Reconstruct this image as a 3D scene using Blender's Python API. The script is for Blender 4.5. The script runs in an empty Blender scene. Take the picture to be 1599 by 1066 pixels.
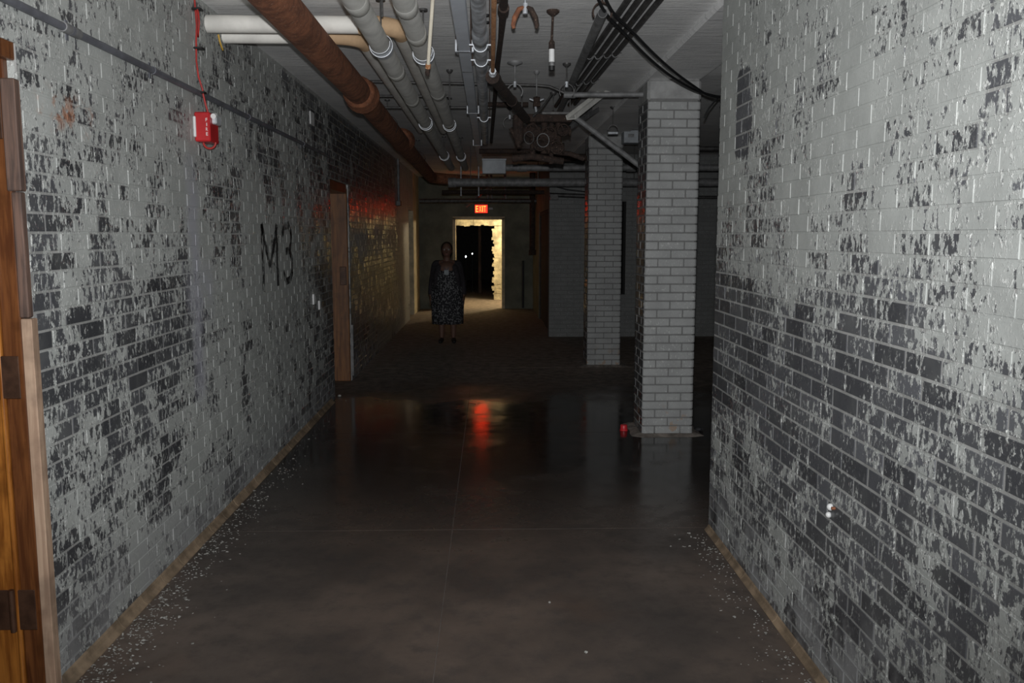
import bpy, bmesh, math, random
from mathutils import Vector, Matrix
random.seed(7)
R = math.radians
S = bpy.context.scene
COL = S.collection

# ------------------------------------------------------------------ camera, world, flash, exposure
F = 1350.0; W = 1599.0; H = 1066.0; CAMZ = 1.6
cam_d = bpy.data.cameras.new('camera'); cam = bpy.data.objects.new('camera', cam_d); COL.objects.link(cam)
cam.location = (0, 0, CAMZ)
cam.rotation_euler = (R(90 - 7.01), 0, R(-1.46))
cam_d.sensor_width = 36; cam_d.lens = 36 * F / W; cam_d.clip_start = 0.05; cam_d.clip_end = 200
S.camera = cam
wd = bpy.data.worlds.new('world'); S.world = wd; wd.use_nodes = True
wd.node_tree.nodes['Background'].inputs[0].default_value = (0.55, 0.6, 0.7, 1)
wd.node_tree.nodes['Background'].inputs[1].default_value = 0.0015
S.view_settings.view_transform = 'Standard'; S.view_settings.look = 'None'
S.view_settings.gamma = 1; S.view_settings.use_curve_mapping = False
S.view_settings.exposure = 0.0
# the photographer's flash, a little above the lens
fl_d = bpy.data.lights.new('camera_flash', 'SPOT'); fl = bpy.data.objects.new('camera_flash', fl_d); COL.objects.link(fl)
fl.location = (0.0, 0.02, CAMZ + 0.11); fl.rotation_euler = (R(90 + 5.0), 0, R(1.5))
fl_d.energy = 590; fl_d.spot_size = R(106); fl_d.spot_blend = 1.0; fl_d.shadow_soft_size = 0.02
fl_d.color = (0.97, 0.985, 1.0)

CAM_M = cam.rotation_euler.to_matrix()
def ray(px, py): return CAM_M @ Vector(((px - W / 2) / F, (H / 2 - py) / F, -1.0))
def at(px, py, X=None, Y=None, Z=None):
    d = ray(px, py); o = Vector((0, 0, CAMZ))
    if Y is not None: k = Y / d.y
    elif X is not None: k = X / d.x
    else: k = (Z - CAMZ) / d.z
    return o + d * k
CAM_I = CAM_M.transposed()
def proj(p):
    v = CAM_I @ (Vector(p) - Vector((0, 0, CAMZ)))
    if v.z > -0.05: return None
    return (W / 2 + F * v.x / -v.z, H / 2 - F * v.y / -v.z)

# ------------------------------------------------------------------ main dimensions (metres)
XL, XR = -1.53, 1.195            # corridor wall planes
ZC = 2.84                        # ceiling
Y_END = 4.56                     # end of near right wall
Y_RF = 13.6                      # far right wall facing the camera
Y_A, Y_B = 18.9, 21.5            # two end walls
CH, BL = 0.067, 0.203            # brick course, brick module
JT = 0.009

# ------------------------------------------------------------------ node helpers
class NT:
    def __init__(s, name):
        s.mat = bpy.data.materials.new(name); s.mat.use_nodes = True
        s.t = s.mat.node_tree; s.n = s.t.nodes; s.l = s.t.links
        s.bsdf = s.n['Principled BSDF']; s.out = s.n['Material Output']
        s._pos = None
    def put(s, inp, v):
        if hasattr(v, 'is_output'): s.l.new(v, inp)
        elif isinstance(v, (tuple, list)) and len(v) == 3 and inp.type == 'RGBA': inp.default_value = (*v, 1)
        else: inp.default_value = v
    def pos(s):
        if s._pos is None: s._pos = s.n.new('ShaderNodeNewGeometry')
        return s._pos.outputs['Position']
    def normal(s): s.pos(); return s._pos.outputs['Normal']
    def obj(s): return s.n.new('ShaderNodeTexCoord').outputs['Object']
    def m(s, op, a, b=0.0, c=0.0, clamp=False):
        n = s.n.new('ShaderNodeMath'); n.operation = op; n.use_clamp = clamp
        for i, v in enumerate((a, b, c)): s.put(n.inputs[i], v)
        return n.outputs[0]
    def sep(s, v):
        n = s.n.new('ShaderNodeSeparateXYZ'); s.put(n.inputs[0], v); return n.outputs
    def comb(s, x, y, z):
        n = s.n.new('ShaderNodeCombineXYZ')
        for i, v in enumerate((x, y, z)): s.put(n.inputs[i], v)
        return n.outputs[0]
    def vmul(s, v, k):
        n = s.n.new('ShaderNodeVectorMath'); n.operation = 'MULTIPLY'; s.put(n.inputs[0], v); n.inputs[1].default_value = k; return n.outputs[0]
    def noise(s, v, scale, detail=3, rough=0.55, dist=0.0):
        n = s.n.new('ShaderNodeTexNoise'); s.put(n.inputs['Vector'], v)
        n.inputs['Scale'].default_value = scale; n.inputs['Detail'].default_value = detail
        n.inputs['Roughness'].default_value = rough; n.inputs['Distortion'].default_value = dist
        return n.outputs['Fac']
    def voro(s, v, scale, feature='F1'):
        n = s.n.new('ShaderNodeTexVoronoi'); n.feature = feature; s.put(n.inputs['Vector'], v); n.inputs['Scale'].default_value = scale
        return n.outputs['Distance']
    def white(s, v):
        n = s.n.new('ShaderNodeTexWhiteNoise'); s.put(n.inputs['Vector'], v); return n.outputs['Value']
    def step(s, v, a, b, lo=0.0, hi=1.0, smooth=True):
        n = s.n.new('ShaderNodeMapRange'); n.interpolation_type = 'SMOOTHSTEP' if smooth else 'LINEAR'
        s.put(n.inputs[0], v)
        for i, k in enumerate((a, b, lo, hi)): s.put(n.inputs[i + 1], k)
        return n.outputs[0]
    def mix(s, f, a, b):
        n = s.n.new('ShaderNodeMix'); n.data_type = 'RGBA'
        s.put(n.inputs[0], f); s.put(n.inputs[6], a); s.put(n.inputs[7], b); return n.outputs[2]
    def mixf(s, f, a, b):
        n = s.n.new('ShaderNodeMix'); n.data_type = 'FLOAT'
        s.put(n.inputs[0], f); s.put(n.inputs[2], a); s.put(n.inputs[3], b); return n.outputs[0]
    def bump(s, h, strength=0.5, dist=0.002):
        n = s.n.new('ShaderNodeBump'); n.inputs['Strength'].default_value = strength; n.inputs['Distance'].default_value = dist
        s.l.new(h, n.inputs['Height']); s.l.new(n.outputs[0], s.bsdf.inputs['Normal'])
    def set(s, **k):
        names = dict(color='Base Color', rough='Roughness', metal='Metallic', spec='Specular IOR Level', ecol='Emission Color', estr='Emission Strength', coat='Coat Weight', crough='Coat Roughness', alpha='Alpha')
        for a, v in k.items(): s.put(s.bsdf.inputs[names[a]], v)
        return s
def mulc(c, k): return tuple(min(1, v * k) for v in c)

def simple(name, c, rough=0.6, metal=0.0, var=0.25, scale=12, bump=0.15, c2=None):
    t = NT(name); n = t.noise(t.pos(), scale, 4, 0.6)
    t.set(color=t.mix(t.step(n, 0.3, 0.7), mulc(c, 1 - var), c2 if c2 else mulc(c, 1 + var)), rough=rough, metal=metal)
    if bump: t.bump(t.noise(t.pos(), scale * 5, 4, 0.6), bump, 0.002)
    return t.mat

def brick_cell(t, axis):
    p = t.sep(t.pos()); u = p[axis]
    row = t.m('FLOOR', t.m('DIVIDE', p[2], CH))
    half = t.m('MULTIPLY', t.m('FLOORED_MODULO', row, 2.0), BL / 2)
    colm = t.m('FLOOR', t.m('DIVIDE', t.m('SUBTRACT', u, half), BL))
    return t.comb(colm, row, 0.37)

def box_mask(t, u, z, u0, u1, z0, z1, soft):
    a = t.m('MULTIPLY', t.step(u, u0 - soft, u0 + soft), t.step(u, u1 - soft, u1 + soft, 1, 0))
    b = t.m('MULTIPLY', t.step(z, z0 - soft, z0 + soft), t.step(z, z1 - soft, z1 + soft, 1, 0))
    return t.m('MULTIPLY', a, b)

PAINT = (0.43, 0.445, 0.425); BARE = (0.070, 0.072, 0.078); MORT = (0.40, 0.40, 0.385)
def painted_brick(name, axis, bias, paint=PAINT, bare=BARE, mortar=False, stain=None, bare_rough=0.26):
    """old gloss paint flaking off dark glazed brick; bias(t,u,z) -> amount of paint kept"""
    t = NT(name); p = t.sep(t.pos()); u, z = p[axis], p[2]
    big = t.noise(t.vmul(t.pos(), (1, 1, 0.8)), 1.6, 4, 0.6)
    mid = t.noise(t.vmul(t.pos(), (1, 1, 0.7)), 7.5, 3, 0.6)
    fine = t.noise(t.vmul(t.pos(), (1, 1, 0.6)), 42, 6, 0.68, 0.25)
    rnd = t.white(brick_cell(t, axis))
    blist = t.step(t.noise(t.pos(), 2.6, 4, 0.65), 0.38, 0.56)          # where the film has blistered
    v = t.m('ADD', t.m('MULTIPLY', t.m('SUBTRACT', big, 0.5), 1.05), t.m('MULTIPLY', t.m('SUBTRACT', mid, 0.5), 0.95))
    v = t.m('ADD', v, t.m('MULTIPLY', t.m('SUBTRACT', fine, 0.5), t.step(blist, 0, 1, 0.85, 2.3, False)))
    v = t.m('ADD', v, t.m('MULTIPLY', t.m('SUBTRACT', rnd, 0.5), 0.22))
    v = t.m('ADD', v, bias(t, u, z))
    keep = t.step(v, -0.02, 0.03)
    edge = t.m('MULTIPLY', t.step(v, -0.10, 0.0), t.step(v, 0.05, 0.32, 1, 0))
    curl = t.m('MULTIPLY', edge, t.step(t.noise(t.vmul(t.pos(), (1, 1, .7)), 95, 3, 0.6), 0.52, 0.62))
    curl = t.m('MAXIMUM', curl, t.m('MULTIPLY', t.m('MULTIPLY', blist, 0.55), t.step(t.noise(t.vmul(t.pos(), (1, 1, .6)), 70, 4, 0.65), 0.57, 0.66)))
    tone = t.noise(t.pos(), 5, 5, 0.6)
    pc = t.mix(t.step(tone, 0.3, 0.7), mulc(paint, 0.86), mulc(paint, 1.08))
    pc = t.mix(t.m('MULTIPLY', t.step(t.noise(t.pos(), 120, 2), 0.55, 0.75), 0.35), pc, mulc(paint, 0.6))
    if mortar:
        bc = t.mix(t.step(tone, 0.3, 0.7), mulc(MORT, 0.6), mulc(MORT, 0.95))
    else:
        bc = t.mix(rnd, mulc(bare, 0.72), mulc(bare, 1.55))
        bc = t.mix(t.m('MULTIPLY', t.step(tone, 0.45, 0.7), 0.35), bc, mulc(paint, 0.4))   # dusty film
    c = t.mix(keep, bc, pc)
    c = t.mix(t.m('MULTIPLY', curl, 0.8), c, (0.74, 0.75, 0.72))
    if stain: c = stain(t, u, z, c, tone)
    t.set(color=c, rough=t.mixf(keep, 0.85 if mortar else t.step(tone, 0.2, 0.8, bare_rough - 0.08, bare_rough + 0.22), 0.62))
    t.bump(t.m('ADD', t.m('ADD', keep, t.m('MULTIPLY', curl, 1.3)), t.m('MULTIPLY', fine, 0.5)), 0.75, 0.0016)
    return t.mat

# ------------------------------------------------------------------ mesh helpers
class MB:
    def __init__(s): s.v = []; s.f = []; s.sm = []
    def add(s, vs, fs, smooth=False):
        o = len(s.v); s.v += [tuple(v) for v in vs]
        for f in fs: s.f.append(tuple(i + o for i in f)); s.sm.append(smooth)
        return s
    def box(s, lo, hi, M=None):
        x0, y0, z0 = lo; x1, y1, z1 = hi
        vs = [Vector(p) for p in ((x0,y0,z0),(x1,y0,z0),(x1,y1,z0),(x0,y1,z0),(x0,y0,z1),(x1,y0,z1),(x1,y1,z1),(x0,y1,z1))]
        if M: vs = [M @ v for v in vs]
        return s.add(vs, [(3,2,1,0),(4,5,6,7),(0,1,5,4),(1,2,6,5),(2,3,7,6),(3,0,4,7)])
    def bbox(s, lo, hi, b=0.004, M=None):
        """box with chamfered edges"""
        x0, y0, z0 = lo; x1, y1, z1 = hi
        bm = bmesh.new(); bmesh.ops.create_cube(bm, size=1)
        for v in bm.verts: v.co = Vector(((x0+x1)/2 + v.co.x*(x1-x0), (y0+y1)/2 + v.co.y*(y1-y0), (z0+z1)/2 + v.co.z*(z1-z0)))
        bmesh.ops.bevel(bm, geom=bm.edges[:], offset=b, segments=1, profile=0.5, affect='EDGES')
        bm.verts.index_update()
        vs = [(M @ v.co) if M else v.co.copy() for v in bm.verts]; fs = [[v.index for v in f.verts] for f in bm.faces]
        bm.free(); return s.add(vs, fs)
    def tube(s, path, r, seg=12, cap=True, flat=1.0):
        P = [Vector(p) for p in path]; n = len(P)
        rs = r if isinstance(r, (list, tuple)) else [r] * n
        up = None; rings = []
        for i in range(n):
            d = (P[min(i+1, n-1)] - P[max(i-1, 0)]).normalized()
            if up is None:
                a = Vector((0,0,1)) if abs(d.z) < 0.9 else Vector((1,0,0)); up = (a - d * a.dot(d)).normalized()
            else: up = (up - d * up.dot(d)).normalized()
            sd = d.cross(up)
            rings.append([P[i] + (sd * math.cos(2*math.pi*k/seg) + up * math.sin(2*math.pi*k/seg) * flat) * rs[i] for k in range(seg)])
        o = [v for rg in rings for v in rg]
        fs = [(i*seg+k, i*seg+(k+1) % seg, (i+1)*seg+(k+1) % seg, (i+1)*seg+k) for i in range(n-1) for k in range(seg)]
        s.add(o, fs, True)
        if cap:
            s.add(rings[0], [tuple(range(seg))[::-1]]); s.add(rings[-1], [tuple(range(seg))])
        return s
    def sphere(s, c, r, seg=12, rings=8, sc=(1,1,1)):
        c = Vector(c); vs = []
        for i in range(rings + 1):
            th = math.pi * i / rings
            for k in range(seg):
                a = 2*math.pi*k/seg
                vs.append(c + Vector((r*sc[0]*math.sin(th)*math.cos(a), r*sc[1]*math.sin(th)*math.sin(a), r*sc[2]*math.cos(th))))
        fs = [(i*seg+k, (i+1)*seg+k, (i+1)*seg+(k+1) % seg, i*seg+(k+1) % seg) for i in range(rings) for k in range(seg)]
        return s.add(vs, fs, True)
    def arc(s, c, r, a0, a1, r_t, ax=Vector((1,0,0)), ay=Vector((0,0,1)), n=14, seg=6, flat=1.0):
        c = Vector(c)
        return s.tube([c + ax*r*math.cos(a0+(a1-a0)*i/n) + ay*r*math.sin(a0+(a1-a0)*i/n) for i in range(n+1)], r_t, seg, True, flat)
    def strap(s, c, r, a0, a1, w, th, ax, ay, n=14):
        """flat strip bent to an arc; width w along ax x ay"""
        c = Vector(c); wv = ax.cross(ay).normalized() * w / 2; vs = []; fs = []
        for i in range(n+1):
            a = a0 + (a1-a0)*i/n; d = ax*math.cos(a) + ay*math.sin(a)
            vs += [c+d*r-wv, c+d*r+wv, c+d*(r+th)+wv, c+d*(r+th)-wv]
        for i in range(n):
            for k in range(4): fs.append((i*4+k, i*4+(k+1) % 4, i*4+4+(k+1) % 4, i*4+4+k))
        fs += [(0,1,2,3), (n*4+3,n*4+2,n*4+1,n*4)]
        return s.add(vs, fs)
    def poly(s, pts, M, depth):
        """extrude a 2-D polygon (x,z) by depth along local y, then transform"""
        n = len(pts)
        vs = [M @ Vector((x, 0, z)) for x, z in pts] + [M @ Vector((x, depth, z)) for x, z in pts]
        return s.add(vs, [tuple(range(n)), tuple(range(n, 2*n))[::-1]] + [(i, i+n, (i+1) % n + n, (i+1) % n) for i in range(n)])
    def mesh(s, name, mat):
        me = bpy.data.meshes.new(name); me.from_pydata(s.v, [], s.f); me.materials.append(mat)
        me.polygons.foreach_set('use_smooth', s.sm); me.validate()
        bm = bmesh.new(); bm.from_mesh(me); bmesh.ops.recalc_face_normals(bm, faces=bm.faces[:]); bm.to_mesh(me); bm.free()
        return me
    def build(s, name, mat, parent=None): return put(name, s.mesh(name, mat), parent)
def put(name, me, parent=None):
    o = bpy.data.objects.new(name, me); COL.objects.link(o)
    if parent is not None: o.parent = parent; o.matrix_parent_inverse = Matrix.Translation(parent.location).inverted()
    return o
def tag(o, label, cat=None, group=None, kind=None):
    o['label'] = label
    if cat: o['category'] = cat
    if group: o['group'] = group
    if kind: o['kind'] = kind
    return o
def thing(name, label, cat, loc=(0,0,0), group=None, kind=None):
    o = bpy.data.objects.new(name, None); COL.objects.link(o); o.location = loc; o.empty_display_size = 0.1
    return tag(o, label, cat, group, kind)
def bend(a, b, c, r, n=8):
    """points of a path a-b-c with a rounded corner at b"""
    a, b, c = Vector(a), Vector(b), Vector(c); d1 = (a-b).normalized(); d2 = (c-b).normalized()
    ang = d1.angle(d2); k = r / math.tan(ang/2); p1 = b+d1*k; p2 = b+d2*k
    cen = b + (d1+d2).normalized() * (r / math.sin(ang/2)); out = []
    v1 = p1-cen; v2 = p2-cen; om = v1.angle(v2)
    for i in range(n+1):
        q = i/n; out.append(cen + (v1*math.sin((1-q)*om) + v2*math.sin(q*om)) / math.sin(om))
    return out

# ------------------------------------------------------------------ materials
def rz(t, z, a, b, lo, hi): return t.step(z, a, b, lo, hi, False)
def bias_left(t, u, z):
    b = t.m('ADD', rz(t, z, 0.9, 2.4, 0.02, 0.12), rz(t, u, 6.5, 9.5, 0.05, -0.45))
    b = t.m('SUBTRACT', b, t.m('MULTIPLY', box_mask(t, u, z, 2.9, 4.6, 0.75, 1.45, 0.25), 0.10))
    b = t.m('ADD', b, t.m('MULTIPLY', box_mask(t, u, z, 4.3, 8.3, 0.25, 1.5, 0.3), 0.14))
    b = t.m('ADD', b, t.m('MULTIPLY', box_mask(t, u, z, 5.5, 7.0, 1.1, 1.8, 0.2), 0.16))
    b = t.m('ADD', b, t.m('MULTIPLY', box_mask(t, u, z, 9.3, 14, 1.3, 1.75, 0.25), 0.5))
    return t.m('ADD', b, rz(t, u, 13.5, 15.0, 0.0, 0.75))
def stain_left(t, u, z, c, tone):
    wob = t.m('MULTIPLY', t.m('SUBTRACT', t.noise(t.pos(), 4, 4), 0.5), 0.16); uu = t.m('ADD', u, wob)
    m1 = box_mask(t, uu, z, 4.48, 4.62, 0.75, 2.0, 0.07)
    m2 = box_mask(t, uu, z, 4.42, 4.80, 1.18, 1.42, 0.12)
    s = t.m('MULTIPLY', t.m('MAXIMUM', m1, m2), t.step(tone, 0.28, 0.55))
    c = t.mix(t.m('MULTIPLY', s, 0.75), c, (0.40, 0.40, 0.45))
    m3 = box_mask(t, uu, z, 3.05, 3.45, 2.0, 2.07, 0.07)
    c = t.mix(t.m('MULTIPLY', m3, t.step(t.noise(t.pos(), 14, 5), 0.5, 0.62)), c, (0.42, 0.18, 0.09))
    m4 = t.step(z, 0.05, 0.5, 1, 0)      # rising damp and dust at the foot
    return t.mix(t.m('MULTIPLY', m4, t.step(tone, 0.35, 0.6, 0.15, 0.7)), c, (0.30, 0.30, 0.305))
def bias_right(t, u, z):
    b = rz(t, z, 1.15, 1.65, -0.09, 0.19)
    b = t.m('ADD', b, t.m('MULTIPLY', rz(t, u, 1.9, 4.5, 0.02, -0.17), rz(t, z, 1.8, 1.3, 0, 1)))
    b = t.m('SUBTRACT', b, t.m('MULTIPLY', box_mask(t, u, z, 4.05, 4.25, 1.98, 2.36, 0.025), 0.9))
    b = t.m('ADD', b, t.m('MULTIPLY', box_mask(t, u, z, 4.28, 4.6, 1.95, 2.8, 0.03), 0.3))
    return t.m('ADD', b, t.m('MULTIPLY', box_mask(t, u, z, 3.2, 4.6, 0.1, 0.72, 0.15), 0.22))
def stain_right(t, u, z, c, tone):
    m4 = t.step(z, 0.06, 0.5, 1, 0)
    c = t.mix(t.m('MULTIPLY', m4, t.step(tone, 0.42, 0.6, 0.0, 0.8)), c, (0.36, 0.365, 0.37))
    return c
M_LB = painted_brick('flaking_paint_brick_left', 1, bias_left, stain=stain_left)
M_LM = painted_brick('mortar_left', 1, bias_left, mortar=True, stain=stain_left)
M_RB = painted_brick('flaking_paint_brick_right', 1, bias_right, paint=mulc(PAINT, .93), bare=mulc(BARE, 1.3), stain=stain_right)
M_RM = painted_brick('mortar_right', 1, bias_right, paint=mulc(PAINT, .93), mortar=True, stain=stain_right)
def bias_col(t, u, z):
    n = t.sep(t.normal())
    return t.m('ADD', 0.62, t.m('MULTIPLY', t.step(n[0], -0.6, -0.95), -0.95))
def stain_col(t, u, z, c, tone):
    chip = t.m('MULTIPLY', t.step(z, 0.06, 0.3, 1, 0), t.step(t.noise(t.pos(), 9, 3), 0.58, 0.62))
    return t.mix(t.m('MULTIPLY', chip, 0.7), c, (0.36, 0.24, 0.15))
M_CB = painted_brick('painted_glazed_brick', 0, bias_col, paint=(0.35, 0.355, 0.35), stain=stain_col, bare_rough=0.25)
def dark_mortar():
    t = NT('dirty_mortar'); n = t.noise(t.pos(), 30, 4)
    t.set(color=t.mix(n, (0.14, 0.14, 0.137), (0.24, 0.24, 0.235)), rough=0.9); return t.mat
M_DM = dark_mortar()
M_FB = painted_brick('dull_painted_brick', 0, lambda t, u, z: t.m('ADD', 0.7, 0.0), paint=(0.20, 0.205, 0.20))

def wet_floor():
    t = NT('wet_concrete_floor'); p = t.pos(); y = t.sep(p)[1]
    a = t.noise(p, 1.1, 5, 0.6); b = t.noise(p, 9, 6, 0.65); g = t.noise(p, 160, 2)
    c = t.mix(t.step(a, 0.35, 0.68), (0.066, 0.053, 0.046), (0.138, 0.104, 0.084))
    c = t.mix(t.m('MULTIPLY', t.step(b, 0.45, 0.75), 0.5), c, (0.036, 0.034, 0.033))
    c = t.mix(t.m('MULTIPLY', t.step(g, 0.6, 0.75), 0.5), c, (0.16, 0.135, 0.12))
    rust = t.m('MULTIPLY', t.step(t.noise(p, 0.8, 4), 0.56, 0.7), 0.55)
    c = t.mix(rust, c, (0.13, 0.080, 0.054))
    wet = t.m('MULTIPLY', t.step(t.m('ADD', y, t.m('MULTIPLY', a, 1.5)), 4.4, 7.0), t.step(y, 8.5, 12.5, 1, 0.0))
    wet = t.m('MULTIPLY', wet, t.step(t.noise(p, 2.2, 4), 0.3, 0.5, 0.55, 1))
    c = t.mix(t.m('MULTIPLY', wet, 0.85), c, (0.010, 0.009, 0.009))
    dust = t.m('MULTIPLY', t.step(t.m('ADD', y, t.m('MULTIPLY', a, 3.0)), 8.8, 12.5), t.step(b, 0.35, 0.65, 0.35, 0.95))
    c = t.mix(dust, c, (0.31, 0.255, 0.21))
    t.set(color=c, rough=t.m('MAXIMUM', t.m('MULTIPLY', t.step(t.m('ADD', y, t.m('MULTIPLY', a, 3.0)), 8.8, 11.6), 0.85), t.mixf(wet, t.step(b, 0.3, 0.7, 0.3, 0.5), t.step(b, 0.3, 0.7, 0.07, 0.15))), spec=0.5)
    t.bump(t.m('ADD', b, t.m('MULTIPLY', g, 0.2)), 0.12, 0.004)
    return t.mat
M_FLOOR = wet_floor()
M_JOINT = simple('floor_joint', (0.12, 0.10, 0.088), 0.8)
def ceiling_mat():
    t = NT('board_marked_concrete'); p = t.pos()
    a = t.noise(p, 2.2, 6, 0.65); st = t.noise(t.vmul(p, (1.2, 9, 1)), 2.5, 5, 0.6); sp = t.noise(p, 30, 5, 0.7)
    c = t.mix(t.step(a, 0.3, 0.7), (0.76, 0.76, 0.755), (0.93, 0.925, 0.91))
    c = t.mix(t.m('MULTIPLY', t.step(st, 0.52, 0.72), 0.6), c, (0.48, 0.48, 0.48))
    c = t.mix(t.m('MULTIPLY', t.step(sp, 0.58, 0.7), 0.35), c, (0.78, 0.77, 0.75))
    t.set(color=c, rough=0.9); t.bump(t.m('ADD', t.m('MULTIPLY', st, 1.0), t.m('MULTIPLY', sp, 0.6)), 0.4, 0.010)
    return t.mat
M_CEIL = ceiling_mat()
M_PLASTER = simple('olive_plaster', (0.16, 0.165, 0.13), 0.8, 0, 0.25, 3)
M_CREAM = simple('cream_plaster', (0.60, 0.52, 0.36), 0.8, 0, 0.25, 5, 0.4)
M_ROUGHB = simple('broken_plaster_wall', (0.58, 0.52, 0.36), 0.85, 0, 0.35, 7, 0.8)
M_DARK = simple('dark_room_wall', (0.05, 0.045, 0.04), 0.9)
M_COVE = simple('tan_cove_tile', (0.24, 0.175, 0.115), 0.7, 0, 0.4, 9, 0.4)
def wood(name, a, b, rough=0.4, axis=2):
    t = NT(name); k = [30, 30, 30]; k[axis] = 2.2
    n = t.noise(t.vmul(t.pos(), tuple(k)), 1.6, 5, 0.6, 0.4); m2 = t.noise(t.pos(), 6, 4)
    c = t.mix(t.step(n, 0.35, 0.65), a, b); c = t.mix(t.m('MULTIPLY', t.step(m2, 0.5, 0.7), 0.45), c, mulc(a, 0.35))
    t.set(color=c, rough=rough); t.bump(n, 0.2, 0.002); return t.mat
M_OAK = wood('varnished_orange_wood', (0.20, 0.065, 0.012), (0.42, 0.16, 0.03), 0.3)
M_OAKD = wood('dark_red_wood', (0.085, 0.028, 0.010), (0.17, 0.062, 0.02), 0.35)
M_OAK2 = wood('brown_door_wood', (0.13, 0.05, 0.016), (0.24, 0.10, 0.03), 0.5)
M_RAW = wood('raw_pale_wood', (0.36, 0.235, 0.16), (0.50, 0.35, 0.245), 0.7)
M_WEATH = wood('weathered_brown_wood', (0.07, 0.045, 0.036), (0.16, 0.095, 0.07), 0.75)
M_HINGE = simple('bronze_hinge', (0.075, 0.037, 0.022), 0.45, 0.35, 0.3, 20)
def rust(name, a, b, c3, sc=18):
    t = NT(name); n = t.noise(t.pos(), sc, 7, 0.7); n2 = t.noise(t.pos(), sc*0.28, 4); sp = t.noise(t.pos(), 75, 4, 0.7)
    c = t.mix(t.step(n, 0.32, 0.66), a, b); c = t.mix(t.m('MULTIPLY', t.step(n2, 0.5, 0.68), 0.6), c, mulc(a, 0.5))
    c = t.mix(t.m('MULTIPLY', t.step(sp, 0.60, 0.68), 0.75), c, c3)
    t.set(color=c, rough=0.85); t.bump(t.m('ADD', n, t.m('MULTIPLY', sp, 0.7)), 0.9, 0.006); return t.mat
M_RUST = rust('flaky_rust', (0.15, 0.057, 0.030), (0.33, 0.125, 0.060), (0.50, 0.33, 0.22))
M_RUSTD = rust('dark_rust', (0.022, 0.014, 0.011), (0.050, 0.029, 0.021), (0.22, 0.16, 0.12), 25)
M_COPPER = rust('rusty_copper', (0.32, 0.13, 0.05), (0.52, 0.27, 0.13), (0.75, 0.6, 0.45), 40)
M_INSUL = simple('grey_pipe_wrap', (0.66, 0.65, 0.61), 0.75, 0, 0.14, 7, 0.25)
M_INSULW = simple('white_pipe_wrap', (0.78, 0.755, 0.70), 0.7, 0, 0.12, 6, 0.25)
M_TAN = simple('tan_elbow_wrap', (0.62, 0.42, 0.25), 0.75, 0, 0.15, 8, 0.3)
M_BAND = simple('tape_band', (0.58, 0.57, 0.53), 0.6, 0, 0.1, 10)
M_GREYP = simple('blue_grey_paint', (0.60, 0.635, 0.69), 0.5, 0, 0.08, 5, 0.1)
M_GALV = simple('galvanised_steel', (0.50, 0.52, 0.55), 0.45, 0.25, 0.4, 16, 0.2)
M_CHROME = simple('bright_clamp_steel', (0.60, 0.62, 0.65), 0.45, 0.4, 0.1, 20, 0)
M_DPIPE = simple('dark_conduit_steel', (0.085, 0.082, 0.08), 0.5, 0.4, 0.35, 18)
M_GPIPE = simple('dull_grey_conduit', (0.20, 0.20, 0.20), 0.6, 0.2, 0.3, 14)
M_LCON = simple('grey_wall_conduit', (0.15, 0.155, 0.175), 0.5, 0.2, 0.2, 9)
M_CREAMP = simple('cream_painted_pipe', (0.72, 0.66, 0.54), 0.5, 0, 0.1, 10)
M_BLACK = simple('black_rubber', (0.012, 0.012, 0.013), 0.5, 0, 0.3, 10, 0)
M_WHITE = simple('white_enamel', (0.75, 0.75, 0.74), 0.45, 0, 0.06, 10, 0)
M_RED = simple('fire_red_enamel', (0.50, 0.018, 0.022), 0.35, 0, 0.15, 8, 0.05)
M_REDW = simple('red_wire_sheath', (0.40, 0.03, 0.025), 0.5, 0, 0.2, 10, 0)
M_YELL = simple('yellow_wire_sheath', (0.55, 0.33, 0.05), 0.5, 0, 0.2, 10, 0)
M_WLET = simple('white_letter_paint', (0.80, 0.74, 0.72), 0.6, 0, 0.05, 30, 0)
M_BOX = simple('grey_junction_box', (0.34, 0.36, 0.38), 0.55, 0.2, 0.15, 9)
M_CHIP = simple('paint_chip', (0.34, 0.335, 0.31), 0.7, 0, 0.3, 60, 0)
M_STONE = simple('dark_rubble', (0.03, 0.03, 0.032), 0.8, 0, 0.3, 30)
M_REDCAP = simple('red_plastic', (0.62, 0.03, 0.04), 0.4, 0, 0.1, 20, 0)

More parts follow.
